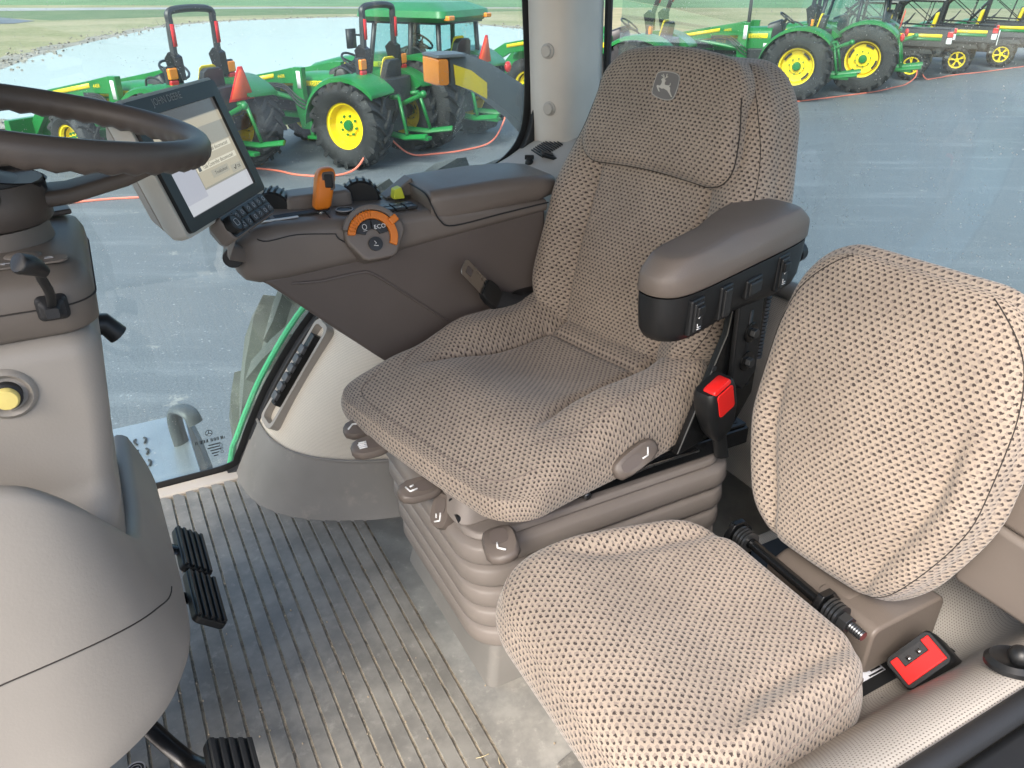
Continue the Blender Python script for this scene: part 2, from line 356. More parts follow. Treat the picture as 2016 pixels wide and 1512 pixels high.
def grow(k): return [(p.x + (p.x - cx) / math.hypot(p.x - cx, p.y - cy) * k * (1 + .35 * math.sin(i * 1.7)), p.y + (p.y - cy) / math.hypot(p.x - cx, p.y - cy) * k * (1.1 + .4 * math.sin(i * 2.3))) for i, p in enumerate(pond)]
sheet('pond_shore', grow(.95), -.07, 'shore')
sheet('pond', [(p.x, p.y) for p in pond], -.062, 'water')
sheet('asphalt_yard', [(-60, -60), (60, -60), (60, 60), (24, 36), (16, 29.5), (9.5, 24.8), (5, 21.4), (1.2, 18.6), (-2.2, 15.9), (-5.6, 13.4), (-9, 11.6), (-60, 2)], 0, 'asphalt')
mb = MB()
rs = random.Random(3)
for i in range(700):                                    # pale rip-rap stones round the pond
    p = grow(rs.uniform(.05, .95))[rs.randrange(len(pond))]; a = rs.uniform(.02, .06)
    x, y = p[0] + rs.uniform(-1, 1), p[1] + rs.uniform(-.6, .6)
    q_ = rs.uniform(0, 6.28); c_, s_ = math.cos(q_) * a, math.sin(q_) * a; mb.obox((x, y, -.06 + a * .25), (c_, s_, a * rs.uniform(-.3, .3)), (-s_ * .7, c_ * .7, a * rs.uniform(-.4, .4)), (a * rs.uniform(-.3, .3), 0, a * .45))
o = part('shore_stones', mb, 'shore', smooth=0); o['kind'] = 'stuff'; o['label'] = 'pale broken stones along the pond shore'; o['category'] = 'stones'

# ================================================================== PARKED TRACTORS AND UTILITY VEHICLES
WCACHE = {}
def tyre_mesh(Rr, wd, rim, lugs, mat='tyre', key=None):
    key = ('t', Rr, wd, rim, mat)
    if key in WCACHE: return WCACHE[key]
    mb = MB(); h = wd / 2; b = Rr - .045
    mb.revolve([(rim, -h * .8), (rim + .05, -h * .97), ((rim + b) / 2, -h * 1.03), (b - .06, -h * .97), (b - .012, -h * .8), (b, -h * .4), (b + .005, 0), (b, h * .4), (b - .012, h * .8), (b - .06, h * .97), ((rim + b) / 2, h * 1.03), (rim + .05, h * .97), (rim, h * .8)], (0, 0, 0), (0, 1, 0), 40)
    for i in range(lugs):
        for s in (-1, 1):
            a0 = 2 * math.pi * (i + (.5 if s > 0 else 0)) / lugs; rings = []
            for t in (0, .35, .75, 1.02, 1.06):
                y = s * h * (-.06 + t); a = a0 + .34 * t * (1.0 if t < .9 else .92); top = Rr - (.02 if t > 1.0 else .004 * t); bot = (b - .02) if t < 1.03 else b - .10
                if t > 1.03: top = b - .05
                da = .05 + .012 * t; q = []
                for aa, rad in ((a - da, bot), (a - da * .72, top), (a + da * .72, top), (a + da, bot)): q.append(V(rad * math.sin(aa), y, rad * math.cos(aa)))
                rings.append(q)
            mb.loft(rings)
    WCACHE[key] = mesh_of('tyre', mb, mat, smooth=30); return WCACHE[key]
def rim_mesh(rim, wd, deep=.10, slots=0):
    key = ('r', rim, wd, slots)
    if key in WCACHE: return WCACHE[key]
    h = wd / 2; mb = MB()
    mb.revolve([(rim + .012, h * .82), (rim + .014, h * .70), (rim - .03, h * .66), (rim - .05, h * .25), (rim * .80, h * .62 - deep), (rim * .45, h * .62 - deep - .01), (rim * .40, h * .62 - deep + .03), (0, h * .62 - deep + .03)], (0, 0, 0), (0, 1, 0), 40)
    mb.revolve([(rim + .012, -h * .82), (rim - .03, -h * .7), (rim - .05, -h * .2), (rim - .05, h * .25)], (0, 0, 0), (0, 1, 0), 40)
    WCACHE[key] = mesh_of('rim', mb, 'yellow', smooth=30); return WCACHE[key]
def hub_mesh(r, y, mat='green', bolts=8, rb=0):
    mb = MB().revolve([(r, y - .03), (r, y + .03), (r * .8, y + .06), (0, y + .065)], (0, 0, 0), (0, 1, 0), 20)
    for k in range(bolts):
        a = 2 * math.pi * k / bolts; mb.cyl((rb * math.sin(a), y, rb * math.cos(a)), (rb * math.sin(a), y + .03, rb * math.cos(a)), .018, n=6)
    return mesh_of('hub', mb, mat, smooth=40)
def slot_mesh(rim, y):
    mb = MB()
    for k in range(4):
        a0 = k * math.pi / 2 + .2
        ring = [[V(q * math.sin(a0 + d * .11 * 1.0), y, q * math.cos(a0 + d * .11)) for q in (rim * .70, rim * .82)] for d in range(-3, 4)]
        vs = [p for r_ in ring for p in r_]; mb.add(vs, [(2 * i, 2 * i + 1, 2 * i + 3, 2 * i + 2) for i in range(6)])
    return mesh_of('rim_slot', mb, 'black')
def wheel(parent, x, y, Rr, wd, rim, lugs, side, slots=False, hubc='green'):
    e = link('wheel', tyre_mesh(Rr, wd, rim, lugs), parent); e.location = (x, y, Rr - .012); e.rotation_euler = (0, random.uniform(0, 1), 0 if side > 0 else math.pi)
    r_ = link('rim', rim_mesh(rim, wd, .10 if not slots else .07), e)
    hk = ('h', rim, wd, slots, hubc)
    if hk not in WCACHE: WCACHE[hk] = hub_mesh(rim * .24, wd / 2 * .62 - (.07 if slots else .10) + .02, hubc, 8, rim * .42)
    link('hub', WCACHE[hk], e)
    if slots:
        sk = ('s', rim, wd)
        if sk not in WCACHE: WCACHE[sk] = slot_mesh(rim, wd / 2 * .62 - .07 + .024)
        link('rim_slot', WCACHE[sk], e)
    return e
def hoodprof(x, w, zt, zb, r=.12):
    return [V(x, a, (zt + zb) / 2 + b) for a, b in [(-w, -(zt - zb) / 2), (-w * 1.02, 0), (-w, (zt - zb) / 2 - r), (-w * .86, (zt - zb) / 2 - r * .35), (-w * .5, (zt - zb) / 2 - .01), (0, (zt - zb) / 2), (w * .5, (zt - zb) / 2 - .01), (w * .86, (zt - zb) / 2 - r * .35), (w, (zt - zb) / 2 - r), (w * 1.02, 0), (w, -(zt - zb) / 2)]]
def make_tractor(label, loc, k, cab=False, loader=True, exhaust=False, slots=False, model='4066R', rops_tilt=.16, rops=True, smv=True):
    t = thing('parked_tractor', label, 'tractor', cab=False, loc=(loc[0], loc[1], 0), rot=R(153), group='green tractors parked in a row')
    rR, rW, rim = .61 * k, .43 * k, .318 * k; tr = .72 * k; fx = 1.95 * k
    for s in (1, -1): wheel(t, 0, s * tr, rR, rW, rim, 18, s, slots)
    for s in (1, -1): wheel(t, fx, s * .62 * k, .43 * k, .30 * k, .22 * k, 15, s, False)
    P = lambda n, mb, m, par=t, **kw: part(n, mb, m, par, **kw)
    P('rear_axle', MB().cyl((0, -tr, rR), (0, tr, rR), .10 * k, n=12).box(-.30 * k, .55 * k, -.24 * k, .24 * k, .42 * k, .98 * k), 'dark_frame', bevel=.02)
    P('front_axle', MB().box(fx - .09, fx + .09, -.55 * k, .55 * k, .34 * k, .5 * k).box(.5 * k, fx + .3, -.17, .17, .5 * k, .74 * k), 'green', bevel=.02)
    P('engine_block', MB().box(.62 * k, fx + .1, -.24 * k, .24 * k, .62 * k, .95 * k), 'dark_frame', bevel=.02)
    zt = 1.17 * k
    P('hood', MB().loft([hoodprof(.62 * k, .30 * k, zt + .05 * k, .78 * k), hoodprof(1.2 * k, .295 * k, zt + .02 * k, .78 * k), hoodprof(1.9 * k, .275 * k, zt - .07 * k, .78 * k), hoodprof(2.35 * k, .25 * k, zt - .17 * k, .76 * k), hoodprof(2.48 * k, .20 * k, zt - .28 * k, .76 * k)]), 'green', smooth=50)
    for s in (1, -1):
        st = MB(); st.loft([[V(x * k, s * (wy + .006) * k, z1 * k), V(x * k, s * (wy + .014) * k, (z1 + z2) / 2 * k), V(x * k, s * (wy + .004) * k, z2 * k)] for x, wy, z1, z2 in ((.68, .306, 1.02, 1.10), (1.2, .298, 1.01, 1.08), (1.7, .284, .97, 1.03), (2.25, .258, .90, .92))], cap=False, closed=False); P('hood_stripe', st, 'yellow')
        P('side_grille', MB().box(1.25 * k, 2.2 * k, s * .272 * k - .012, s * .272 * k + .012, .80 * k, .90 * k), 'dark_frame', bevel=.01)
        for w_, xo in (('JOHN', 1.19), ('DEERE', .90)): text(w_, .075 * k, ((xo if s > 0 else 2.10 - xo) * k, s * .318 * k, 1.05 * k), (-s, 0, .02), (0, 0, 1), 'green', t, 'hood_lettering')
        text(model, .075 * k, (1.55 * k, s * .30 * k, .93 * k), (-s, 0, .04), (0, 0, 1), 'yellow', t, 'model_lettering')
        # fender over the rear wheel
        fm = MB(); arc = [(1.14 * rR * math.sin(R(a)), rR + 1.07 * rR * math.cos(R(a))) for a in range(-48, 96, 9)]
        y0, y1 = s * .36 * k, s * (tr + rW * .42); rings = [[V(x, y0, z), V(x, y1 - s * .03, z), V(x, y1, z - .02), V(x, y1, z - .075), V(x, y1 - s * .03, z - .05), V(x, y0, z - .03)] for x, z in arc]; fm.loft(rings); P('fender', fm, 'green', smooth=50)
        P('fender_panel', MB().prism([(x, z) for x, z in arc] + [(.9 * rR, .62 * k), (-.5 * rR, .9 * k)], (0, y0 - s * .015, 0), (1, 0, 0), (0, 0, 1), (0, s * .02, 0)), 'green')
    P('platform', MB().box(.25 * k, 1.0 * k, -.62 * k, .62 * k, .60 * k, .65 * k).box(.55 * k, .85 * k, .55 * k, .72 * k, .33 * k, .37 * k).box(.55 * k, .60 * k, .6 * k, .64 * k, .33 * k, .62 * k).box(.80 * k, .85 * k, .6 * k, .64 * k, .33 * k, .62 * k), 'green', bevel=.008)
    P('dash', MB().loft([hoodprof(.72 * k, .23 * k, zt + .10 * k, .95 * k, .06), hoodprof(.52 * k, .20 * k, zt + .17 * k, 1.0 * k, .06), hoodprof(.45 * k, .15 * k, zt + .10 * k, .9 * k, .06)]), 'dark_frame', smooth=50)
    swc = V(.42 * k, 0, zt + .19 * k); n_ = V(-.55, 0, .83).normalized(); e1 = V(0, 1, 0); e2 = n_.cross(e1)
    sw = P('steering_wheel', MB().tube([swc + (e1 * math.cos(2 * math.pi * i / 28) + e2 * math.sin(2 * math.pi * i / 28)) * .19 for i in range(28)], .017, 7, True), 'dark_frame')
    ws = MB()
    for a in (90, 210, 330): ws.cyl(swc - n_ * .03, swc + (e1 * math.cos(R(a)) + e2 * math.sin(R(a))) * .185, .014, n=6)
    ws.cyl(swc - n_ * .3, swc, .04, .03, 10); P('wheel_spoke', ws, 'dark_frame', sw)
    P('seat', MB().loft([ringxy(-.22 * k, .24 * k, -.23 * k, .23 * k, z, .06) for z in (.93 * k, 1.03 * k)]).loft([[V(x - (z - 1.03 * k) * .2, y, z) for x, y in ((-.24 * k, -hw), (-.13 * k, -hw * .9), (-.13 * k, hw * .9), (-.24 * k, hw))] for z, hw in ((1.0 * k, .2 * k), (1.2 * k, .21 * k), (1.38 * k, .17 * k), (1.42 * k, .10 * k))]), 'dark_frame', bevel=.02)
    P('seat_pad', MB().loft([[V(x - (z - 1.03 * k) * .2, y, z) for x, y in ((-.135 * k, -hw), (-.10 * k, -hw * .8), (-.10 * k, hw * .8), (-.135 * k, hw))] for z, hw in ((1.06 * k, .15 * k), (1.25 * k, .18 * k), (1.42 * k, .15 * k), (1.45 * k, .10 * k))]).box(-.12 * k, .2 * k, -.19 * k, .19 * k, 1.03 * k, 1.07 * k), 'yellow', bevel=.012)
    P('rear_cover', MB().loft([[V(-.34 * k + dx, y, z) for y, dx in ((-.34 * k, 0), (-.2 * k, -.06), (.2 * k, -.06), (.34 * k, 0), (.34 * k, .25), (-.34 * k, .25))] for z, dx2 in ((.80 * k, 0), (1.0 * k, 0), (1.18 * k, 0))]), 'dark_frame', bevel=.02)
    # three-point hitch
    for s in (1, -1):
        P('lift_arm', MB().tube([(-.30 * k, s * .22 * k, .42 * k), (-.62 * k, s * .30 * k, .40 * k), (-1.02 * k, s * .36 * k, .46 * k)], .045 * k, 6, flat=.55), 'green')
        P('lift_link', MB().tube([(-.28 * k, s * .24 * k, .92 * k), (-.52 * k, s * .26 * k, .95 * k)], .035 * k, 6).tube([(-.52 * k, s * .26 * k, .95 * k), (-.66 * k, s * .31 * k, .44 * k)], .026 * k, 6), 'green')
    P('top_link', MB().tube([(-.36 * k, 0, .80 * k), (-.80 * k, .05, .98 * k)], .035 * k, 8).ball((-.80 * k, .05, .98 * k), .05 * k), 'green')
    P('drawbar', MB().box(-.85 * k, -.2 * k, -.06, .06, .33 * k, .38 * k), 'green', bevel=.01)
    if rops and not cab:
        zb, zk, ztp = .95 * k, 1.42 * k, 2.10 * k; xb = -.05 * k; hw = .37 * k; tl = rops_tilt
        for s in (1, -1):
            lo = P('roll_bar_post', MB().obox((xb, s * hw, (zb + zk) / 2), (.032, 0, 0), (0, .045, 0), (0, 0, (zk - zb) / 2 + .12)), 'black_metal', bevel=.008)
            P('hinge_bracket', MB().prism([(-.09, -.16), (.05, -.18), (.09, 0), (.12, .10), (.03, .18), (-.08, .12)], (xb, s * hw - .06, zk + .03), (1, 0, 0), (0, 0, 1), (0, .12, 0)), 'black_metal', lo, bevel=.006)
            lm = P('tail_lamp', MB().box(xb - .09, xb - .02, s * (hw + .13) - .07, s * (hw + .13) + .07, zb + .36, zb + .50), 'amber', bevel=.02); P('tail_lamp_red', MB().box(xb - .088, xb - .02, s * (hw + .13) - .065, s * (hw + .13) + .065, zb + .22, zb + .355), 'red_lens', lm, bevel=.02)
            P('lamp_housing', MB().box(xb - .05, xb + .01, s * (hw + .13) - .08, s * (hw + .13) + .08, zb + .21, zb + .52), 'dark_frame', lm, bevel=.02)
        loop = smoothpath([(xb, -hw, zk), (xb + tl * .5, -hw * .99, (zk + ztp) / 2), (xb + tl * .95, -hw * .97, ztp - .14), (xb + tl, -hw * .80, ztp), (xb + tl, hw * .80, ztp), (xb + tl * .95, hw * .97, ztp - .14), (xb + tl * .5, hw * .99, (zk + ztp) / 2), (xb, hw, zk)], 6)
        rb = P('roll_bar', MB().tube(loop, .045, 8, up=(1, 0, 0)), 'dark_frame')
        for s in (1, -1): P('warning_decal', MB().obox((xb + tl * .55 - .05, s * hw * .99, (zk + ztp) / 2 + .06), (.004, 0, 0), (0, .03, 0), (tl * .12, 0, .13)), 'red', rb)
    if smv: P('slow_triangle', MB().prism([(-.20, -.14), (.20, -.14), (.03, .22), (-.03, .22)], (-.50 * k, -.26 * k, 1.16 * k if not cab else 1.22 * k), (0, 1, 0), (-.12, 0, 1), (.008, 0, 0)), 'smv')
    if smv: P('slow_triangle_border', MB().prism([(-.235, -.17), (.235, -.17), (.04, .26), (-.04, .26)], (-.488 * k, -.26 * k, 1.16 * k if not cab else 1.22 * k), (0, 1, 0), (-.12, 0, 1), (.006, 0, 0)), 'red')
    if loader:
        for s in (1, -1):
            y = s * .46 * k
            la = P('loader_arm', MB().prism([(1.02, 1.20), (1.20, 1.28), (1.5, 1.22), (2.5, 1.04), (2.75, .9), (3.25, .35), (3.12, .28), (2.62, .76), (2.4, .88), (1.4, 1.05), (1.05, 1.07)], (0, y - .04, 0), (k, 0, 0), (0, 0, k), (0, .08, 0)), 'green', bevel=.01)
            P('loader_stripe', MB().prism([(1.55, 1.12), (1.55, 1.18), (2.45, 1.02), (2.45, .965)], (0, y + s * .046 - .003, 0), (k, 0, 0), (0, 0, k), (0, .006, 0)), 'yellow', la)
            text('440R', .07 * k, (1.40 * k, y + s * .05, 1.15 * k), (-s, 0, .12), (0, 0, 1), 'yellow', la, 'loader_lettering')
            mt = P('loader_mast', MB().prism([(1.0, 1.29), (1.16, 1.29), (1.22, .9), (1.12, .42), (.95, .42), (1.02, .95)], (0, y - .05, 0), (k, 0, 0), (0, 0, k), (0, .10, 0)), 'green', bevel=.01)
            P('mast_decal', MB().prism([(1.03, 1.0), (1.10, 1.0), (1.10, 1.24), (1.03, 1.24)], (0, y + s * .056 - .003, 0), (k, 0, 0), (0, 0, k), (0, .006, 0)), 'white', mt)
            P('loader_cylinder', MB().cyl((1.12 * k, y, .82 * k), (1.75 * k, y, .92 * k), .04 * k, n=10).cyl((1.75 * k, y, .92 * k), (2.35 * k, y, 1.02 * k), .022 * k, n=8), 'green', la)
        P('bucket', MB().prism([(3.05, .62), (3.16, .62), (3.25, .2), (3.75, .12), (3.75, .08), (3.15, .07), (3.05, .2)], (0, -.85 * k, 0), (k, 0, 0), (0, 0, k), (0, 1.7 * k, 0)), 'green', bevel=.01)
    if exhaust:
        P('exhaust_pipe', MB().tube(smoothpath([(1.15 * k, -.12, zt), (1.15 * k, -.12, zt + .62 * k), (1.13 * k, -.12, zt + .70 * k), (1.04 * k, -.12, zt + .74 * k)], 5), .038, 10), 'dark_frame')
    for a_ in range(3):
        P('hydraulic_hose', MB().tube(smoothpath([(-.34 * k, (.10 + .05 * a_) * k, 1.0 * k), (-.46 * k, (.12 + .06 * a_) * k, (.92 - .05 * a_) * k), (-.40 * k, (.14 + .05 * a_) * k, .70 * k), (-.28 * k, .12 * k, .55 * k)], 5), .013, 6), 'rubber')
        if loader: P('loader_hose', MB().tube(smoothpath([(.95 * k, .50 * k, (.70 + .05 * a_) * k), (1.10 * k, .56 * k, (.78 + .06 * a_) * k), (1.35 * k, .53 * k, (.98 + .03 * a_) * k), (1.7 * k, .51 * k, (1.0 + .02 * a_) * k)], 5), .012, 6), 'rubber')
    P('battery_box', MB().box(.62 * k, .98 * k, .30 * k, .50 * k, .62 * k, .84 * k), 'dark_frame', bevel=.015)
    P('warning_sticker', MB().box(.66 * k, .74 * k, .3165 * k, .3175 * k, .86 * k, .93 * k), 'white')
    P('grab_rail', MB().tube(smoothpath([(.35 * k, .56 * k, 1.14 * k), (.32 * k, .56 * k, 1.30 * k), (.15 * k, .56 * k, 1.32 * k), (-.05 * k, .56 * k, 1.20 * k)], 4), .015, 6), 'dark_frame')
    if cab:
        z0, z1 = .98 * k, 1.66 * k; fxc, rxc = .98 * k, -.22 * k; hw = .60 * k
        cor = {'A': (fxc, hw * .96), 'B': (.26 * k, hw), 'C': (rxc, hw * .93)}
        for s in (1, -1):
            for x, y in cor.values():
                P('cab_post', MB().tube([(x, s * y, z0 - .1), (x * .86, s * y * .92, z1)], .04, 6), 'dark_frame')
            a, b, c_ = cor['A'], cor['B'], cor['C']
            def pane(p, q, nm): P(nm, MB().add([(p[0], s * p[1], z0), (q[0], s * q[1], z0), (q[0] * .86, s * q[1] * .92, z1), (p[0] * .86, s * p[1] * .92, z1)], [(0, 1, 2, 3)]), 'glass_cab')
            pane(a, b, 'door_glass'); pane(b, c_, 'side_glass')
            P('mirror_arm', MB().tube([(fxc, s * hw, 1.45 * k), (fxc + .1, s * (hw + .25), 1.48 * k)], .015, 6).box(fxc + .06, fxc + .12, s * (hw + .25) - .09, s * (hw + .25) + .09, 1.3 * k, 1.55 * k), 'dark_frame')
        for x, y, nm in ((fxc, hw * .96, 'windscreen'), (rxc, hw * .93, 'rear_glass')):
            P(nm, MB().add([(x, -y, z0), (x, y, z0), (x * .86, y * .92, z1), (x * .86, -y * .92, z1)], [(0, 1, 2, 3)]), 'glass_cab')
        P('cab_roof', MB().loft([[V(x, y, z) for x, y in rr2] for rr2, z in (([(a_ * .97 + .36 * k, b_ * .97) for a_, b_ in rr(.70 * k, .62 * k, .12)], z1 - .02), ([(a_ + .36 * k, b_) for a_, b_ in rr(.74 * k, .68 * k, .14)], z1 + .05), ([(a_ + .36 * k, b_) for a_, b_ in rr(.72 * k, .66 * k, .14)], z1 + .14), ([(a_ + .38 * k, b_) for a_, b_ in rr(.52 * k, .46 * k, .14)], z1 + .22 * k))]), 'green', smooth=50)
        P('roof_underside', MB().box(-.28 * k, 1.0 * k, -.56 * k, .56 * k, z1 - .05, z1 - .02), 'dark_frame')
        for s in (1, -1): P('roof_lamp', MB().box(rxc - .20 * k, rxc - .10 * k, s * .52 * k - .09, s * .52 * k + .09, z1 + .01, z1 + .08), 'amber', bevel=.02)
        for s in (1, -1): P('fender_lamp', MB().ball((-.98 * rR, s * (tr + .05), rR + .62 * rR), .09, (.6, 1, 1), 12, 8), 'red_lens')
    return t
LN = V(-.454, -.891); FD = V(-.891, .454)
def root(contact, k): return V(*contact) - LN * .72 * k
# left to right along the row
make_tractor('green open tractor with roll bar and orange triangle, partly behind the display monitor', root((-4.52, 10.35), 1), 1, rops_tilt=-.02)
make_tractor('green open tractor with roll bar, between the display monitor and the glazed-cab tractor', root((-2.29, 11.45), 1), 1, rops_tilt=-.02, smv=False)
make_tractor('green tractor with glazed cab and amber roof lamps beside the pond', root((-1.42, 12.8), 1.12), 1.12, cab=True, loader=False, model='5075E')
make_tractor('green open tractor mostly hidden behind the operator seat headrest and rear pillar', root((2.35, 15.6), 1.18), 1.18, exhaust=True, model='5075E', rops_tilt=-.25, smv=False)
make_tractor('green open tractor with exhaust pipe and four-slot yellow rims beside a cab tractor', root((6.2, 18.0), 1.18), 1.18, exhaust=True, slots=True, model='5075E', rops_tilt=-.06, smv=False)
make_tractor('green cab tractor with four-slot yellow rims next to the utility vehicles', root((8.15, 19.3), 1.22), 1.22, cab=True, loader=False, slots=True, model='5100E')
UTV_LABELS = ['dark utility vehicle with yellow side stripe parked beside the green cab tractor', 'dark utility vehicle with a clear plastic bag hanging at its tailgate', 'dark utility vehicle with green tailgate panels, third from the green cab tractor', 'dark utility vehicle with yellow spoked wheels at the row end']
def make_utv(label, contact, bag):
    t = thing('utility_vehicle', label, 'utility vehicle', cab=False, loc=(contact[0] + .454 * .70, contact[1] + .891 * .70, 0), rot=R(150), group='utility vehicles parked in a row'); t.scale = (1.12, 1.12, 1.12)
    P = lambda n, mb, m, par=t, **kw: part(n, mb, m, par, **kw)
    for x in (0, 1.95):
        for s in (1, -1):
            e = link('wheel', tyre_mesh(.33, .27, .18, 14), t); e.location = (x, s * .62, .325); e.rotation_euler = (0, random.uniform(0, 1), 0 if s > 0 else math.pi)
            key = 'utvrim'
            if key not in WCACHE:
                mb = MB().revolve([(.185, .10), (.19, .125), (.165, .12), (.155, -.10)], (0, 0, 0), (0, 1, 0), 24).revolve([(.05, .07), (.045, .10), (0, .105)], (0, 0, 0), (0, 1, 0), 12)
                for k in range(5):
                    for q in (-.13, .13):
                        a = 2 * math.pi * k / 5; mb.tube([(.04 * math.sin(a), .09, .04 * math.cos(a)), (.165 * math.sin(a + q), .10, .165 * math.cos(a + q))], .013, 5)
                WCACHE[key] = mesh_of('rim', mb, 'yellow', smooth=40); WCACHE['utvhub'] = mesh_of('brake_drum', MB().revolve([(.15, .0), (.15, .04), (0, .045)], (0, 0, 0), (0, 1, 0), 20), 'black')
            link('rim', WCACHE[key], e); link('brake_drum', WCACHE['utvhub'], e)
    P('chassis', MB().box(-.35, 2.3, -.38, .38, .34, .52), 'utv_dark', bevel=.03)
    bed = P('cargo_bed', MB().box(-.62, .62, -.72, .72, .74, .78).box(-.62, .62, -.74, -.70, .74, 1.06).box(-.62, .62, .70, .74, .74, 1.06).box(-.66, -.62, -.74, .74, .74, 1.06).box(.60, .64, -.72, .72, .74, 1.12).box(-.55, .55, -.70, .70, .58, .74), 'utv_dark', bevel=.012)
    for s in (1, -1):
        P('bed_stripe', MB().box(-.5, .5, s * .745 - .006, s * .745 + .006, .93, 1.0), 'yellow', bed); P('bed_side', MB().box(-.5, .55, s * .744 - .005, s * .744 + .005, .86, .925), 'green', bed)
        P('bed_rail', MB().tube([(-.64, s * .74, 1.10), (.62, s * .74, 1.13)], .018, 6), 'black_metal', bed)
        P('tailgate_panel', MB().box(-.672, -.66, s * .27 - .17, s * .27 + .17, .88, 1.02), 'green', bed)
        lm = P('tail_lamp', MB().box(-.72, -.60, s * .70 - .06, s * .70 + .06, .94, 1.06), 'red_lens', bevel=.02); P('reverse_lamp', MB().box(-.715, -.60, s * .70 - .05, s * .70 + .05, .80, .93), 'clear_lens', lm, bevel=.02)
        P('mudguard', MB().prism([(-.5, .55), (-.4, .74), (.4, .74), (.55, .5), (.45, .5), (.32, .68), (-.32, .68), (-.42, .55)], (0, s * .58 - .12, 0), (1, 0, 0), (0, 0, 1), (0, .24, 0)), 'utv_dark')
        P('seat', MB().box(.72, 1.05, s * .33 - .27, s * .33 + .27, .72, .88).obox((.70, s * .33, 1.12), (.05, 0, -.01), (0, .26, 0), (-.04, 0, .24)), 'yellow' if s > 0 else 'utv_dark', bevel=.04)
        post = P('roll_cage_post', MB().tube([(.62, s * .66, .9), (.55, s * .60, 1.62)], .046, 8).tube(smoothpath([(1.95, s * .66, .95), (1.55, s * .62, 1.48), (1.35, s * .60, 1.63)], 4), .035, 8).tube([(.55, s * .60, 1.62), (1.35, s * .60, 1.63)], .046, 8), 'black_metal')
        P('cage_net', MB().tube([(.62, s * .65, 1.0), (1.4, s * .60, 1.58)], .012, 5).tube([(.95, s * .64, .95), (.85, s * .60, 1.62)], .012, 5), 'black_metal', post)
    P('roof_panel', MB().loft([ringxy(.40, 1.50, -.64, .64, z, .1) for z in (1.63, 1.67)]), 'utv_dark', bevel=.015)
    P('roll_cage_bar', MB().tube([(.55, -.60, 1.62), (.55, .60, 1.62)], .046, 8).tube([(1.35, -.6, 1.63), (1.35, .6, 1.63)], .046, 8).tube([(.60, -.64, 1.2), (.60, .64, 1.2)], .025, 8), 'black_metal')
    P('hood', MB().loft([hoodprof(1.55, .62, 1.08, .5), hoodprof(2.05, .60, 1.02, .5), hoodprof(2.4, .5, .86, .48)]), 'green', smooth=50)
    P('bumper', MB().tube([(-.66, -.5, .52), (-.70, -.3, .50), (-.70, .3, .50), (-.66, .5, .52)], .03, 8), 'steel')
    sc = V(1.28, .33, 1.18); P('steering_wheel', MB().tube([sc + V(-.5 * math.sin(a), 0, .86 * math.sin(a)) * .17 + V(0, math.cos(a), 0) * .17 for a in [2 * math.pi * i / 20 for i in range(20)]], .014, 6, True).cyl((1.5, .33, 1.0), tuple(sc), .02, n=6), 'utv_dark')
    if bag: P('plastic_bag', MB().prism([(-.09, -.16), (.08, -.18), (.11, .02), (.05, .16), (-.07, .17), (-.12, .03)], (-.74, .05, .82), (0, 1, 0), (0, 0, 1), (-.02, 0, 0)), 'clear_lens', bevel=.008)
for lab, c, bg in zip(UTV_LABELS, ((10.4, 21.5), (12.3, 22.9), (14.4, 24.5), (16.4, 25.9)), (0, 1, 0, 0)): make_utv(lab, c, bg)
# extension cords lying on the yard
def cord(label, pts):
    o = part('extension_cord', MB().tube(smoothpath(pts, 6), .014, 6), 'cord'); tag(o, label, 'cord', 'orange cords along the tractors')
cord('orange cord looping from the rear hitch of the tractor with the loader to the yard', [(-2.0, 11.55, .62), (-2.02, 11.35, .40), (-2.18, 11.0, .1), (-2.5, 10.85, .015), (-3.0, 10.9, .015), (-3.35, 11.15, .015), (-3.7, 11.3, .015)])
cord('orange cord lying on bare asphalt behind the steering wheel and display', [(-6.6, 8.9, .015), (-5.63, 9.35, .015), (-5.1, 9.6, .015), (-4.66, 9.71, .015), (-4.1, 9.9, .015)])
cord('orange cord sagging between the loader tractor and the glazed-cab tractor', [(-1.95, 11.7, .58), (-1.8, 11.9, .3), (-1.55, 12.1, .05), (-1.2, 12.3, .015), (-.75, 12.6, .015), (-.35, 13.0, .06), (-.15, 13.35, .30), (-.05, 13.6, .62)])
cord('orange cord running from the glazed-cab tractor toward the outside lamp arm', [(-.05, 13.6, .60), (.05, 13.55, .3), (.18, 13.6, .05), (.4, 13.75, .015), (1.4, 14.3, .015), (2.3, 14.6, .015)])
cord('orange cord stretched on asphalt past the slotted yellow wheels', [(5.2, 17.2, .015), (6.11, 17.67, .015), (7.56, 18.58, .015), (8.6, 19.3, .015), (9.36, 20.04, .015), (9.9, 20.6, .015), (10.35, 21.1, .15), (10.5, 21.5, .38)])
cord('orange cord lying under the utility vehicles', [(10.55, 21.5, .38), (10.8, 21.5, .05), (11.2, 21.8, .015), (12.2, 22.6, .015), (13.2, 23.2, .015), (14.6, 24.2, .015), (15.6, 24.9, .015)])
# weeds growing from the joint in the yard
for (x, y), lb in zip(((-.62, 11.0), (-1.55, 8.9)), ('small green weed in the asphalt behind the loader tractor', 'small green weed in the asphalt beyond the orange control lever')):
    wd = MB(); rw = random.Random(5)
    for i in range(9):
        a = rw.uniform(0, 6.28); l = rw.uniform(.08, .22); d = V(math.cos(a), math.sin(a), 0)
        wd.add([V(x, y, 0) + d * .02, V(x, y, .09) + d * l * .5 + V(-d.y, d.x, 0) * .012, V(x, y, .12) + d * l, V(x, y, .09) + d * l * .5 - V(-d.y, d.x, 0) * .012], [(0, 1, 2, 3)])
    tag(part('weed', wd, 'lawn'), lb, 'weed')

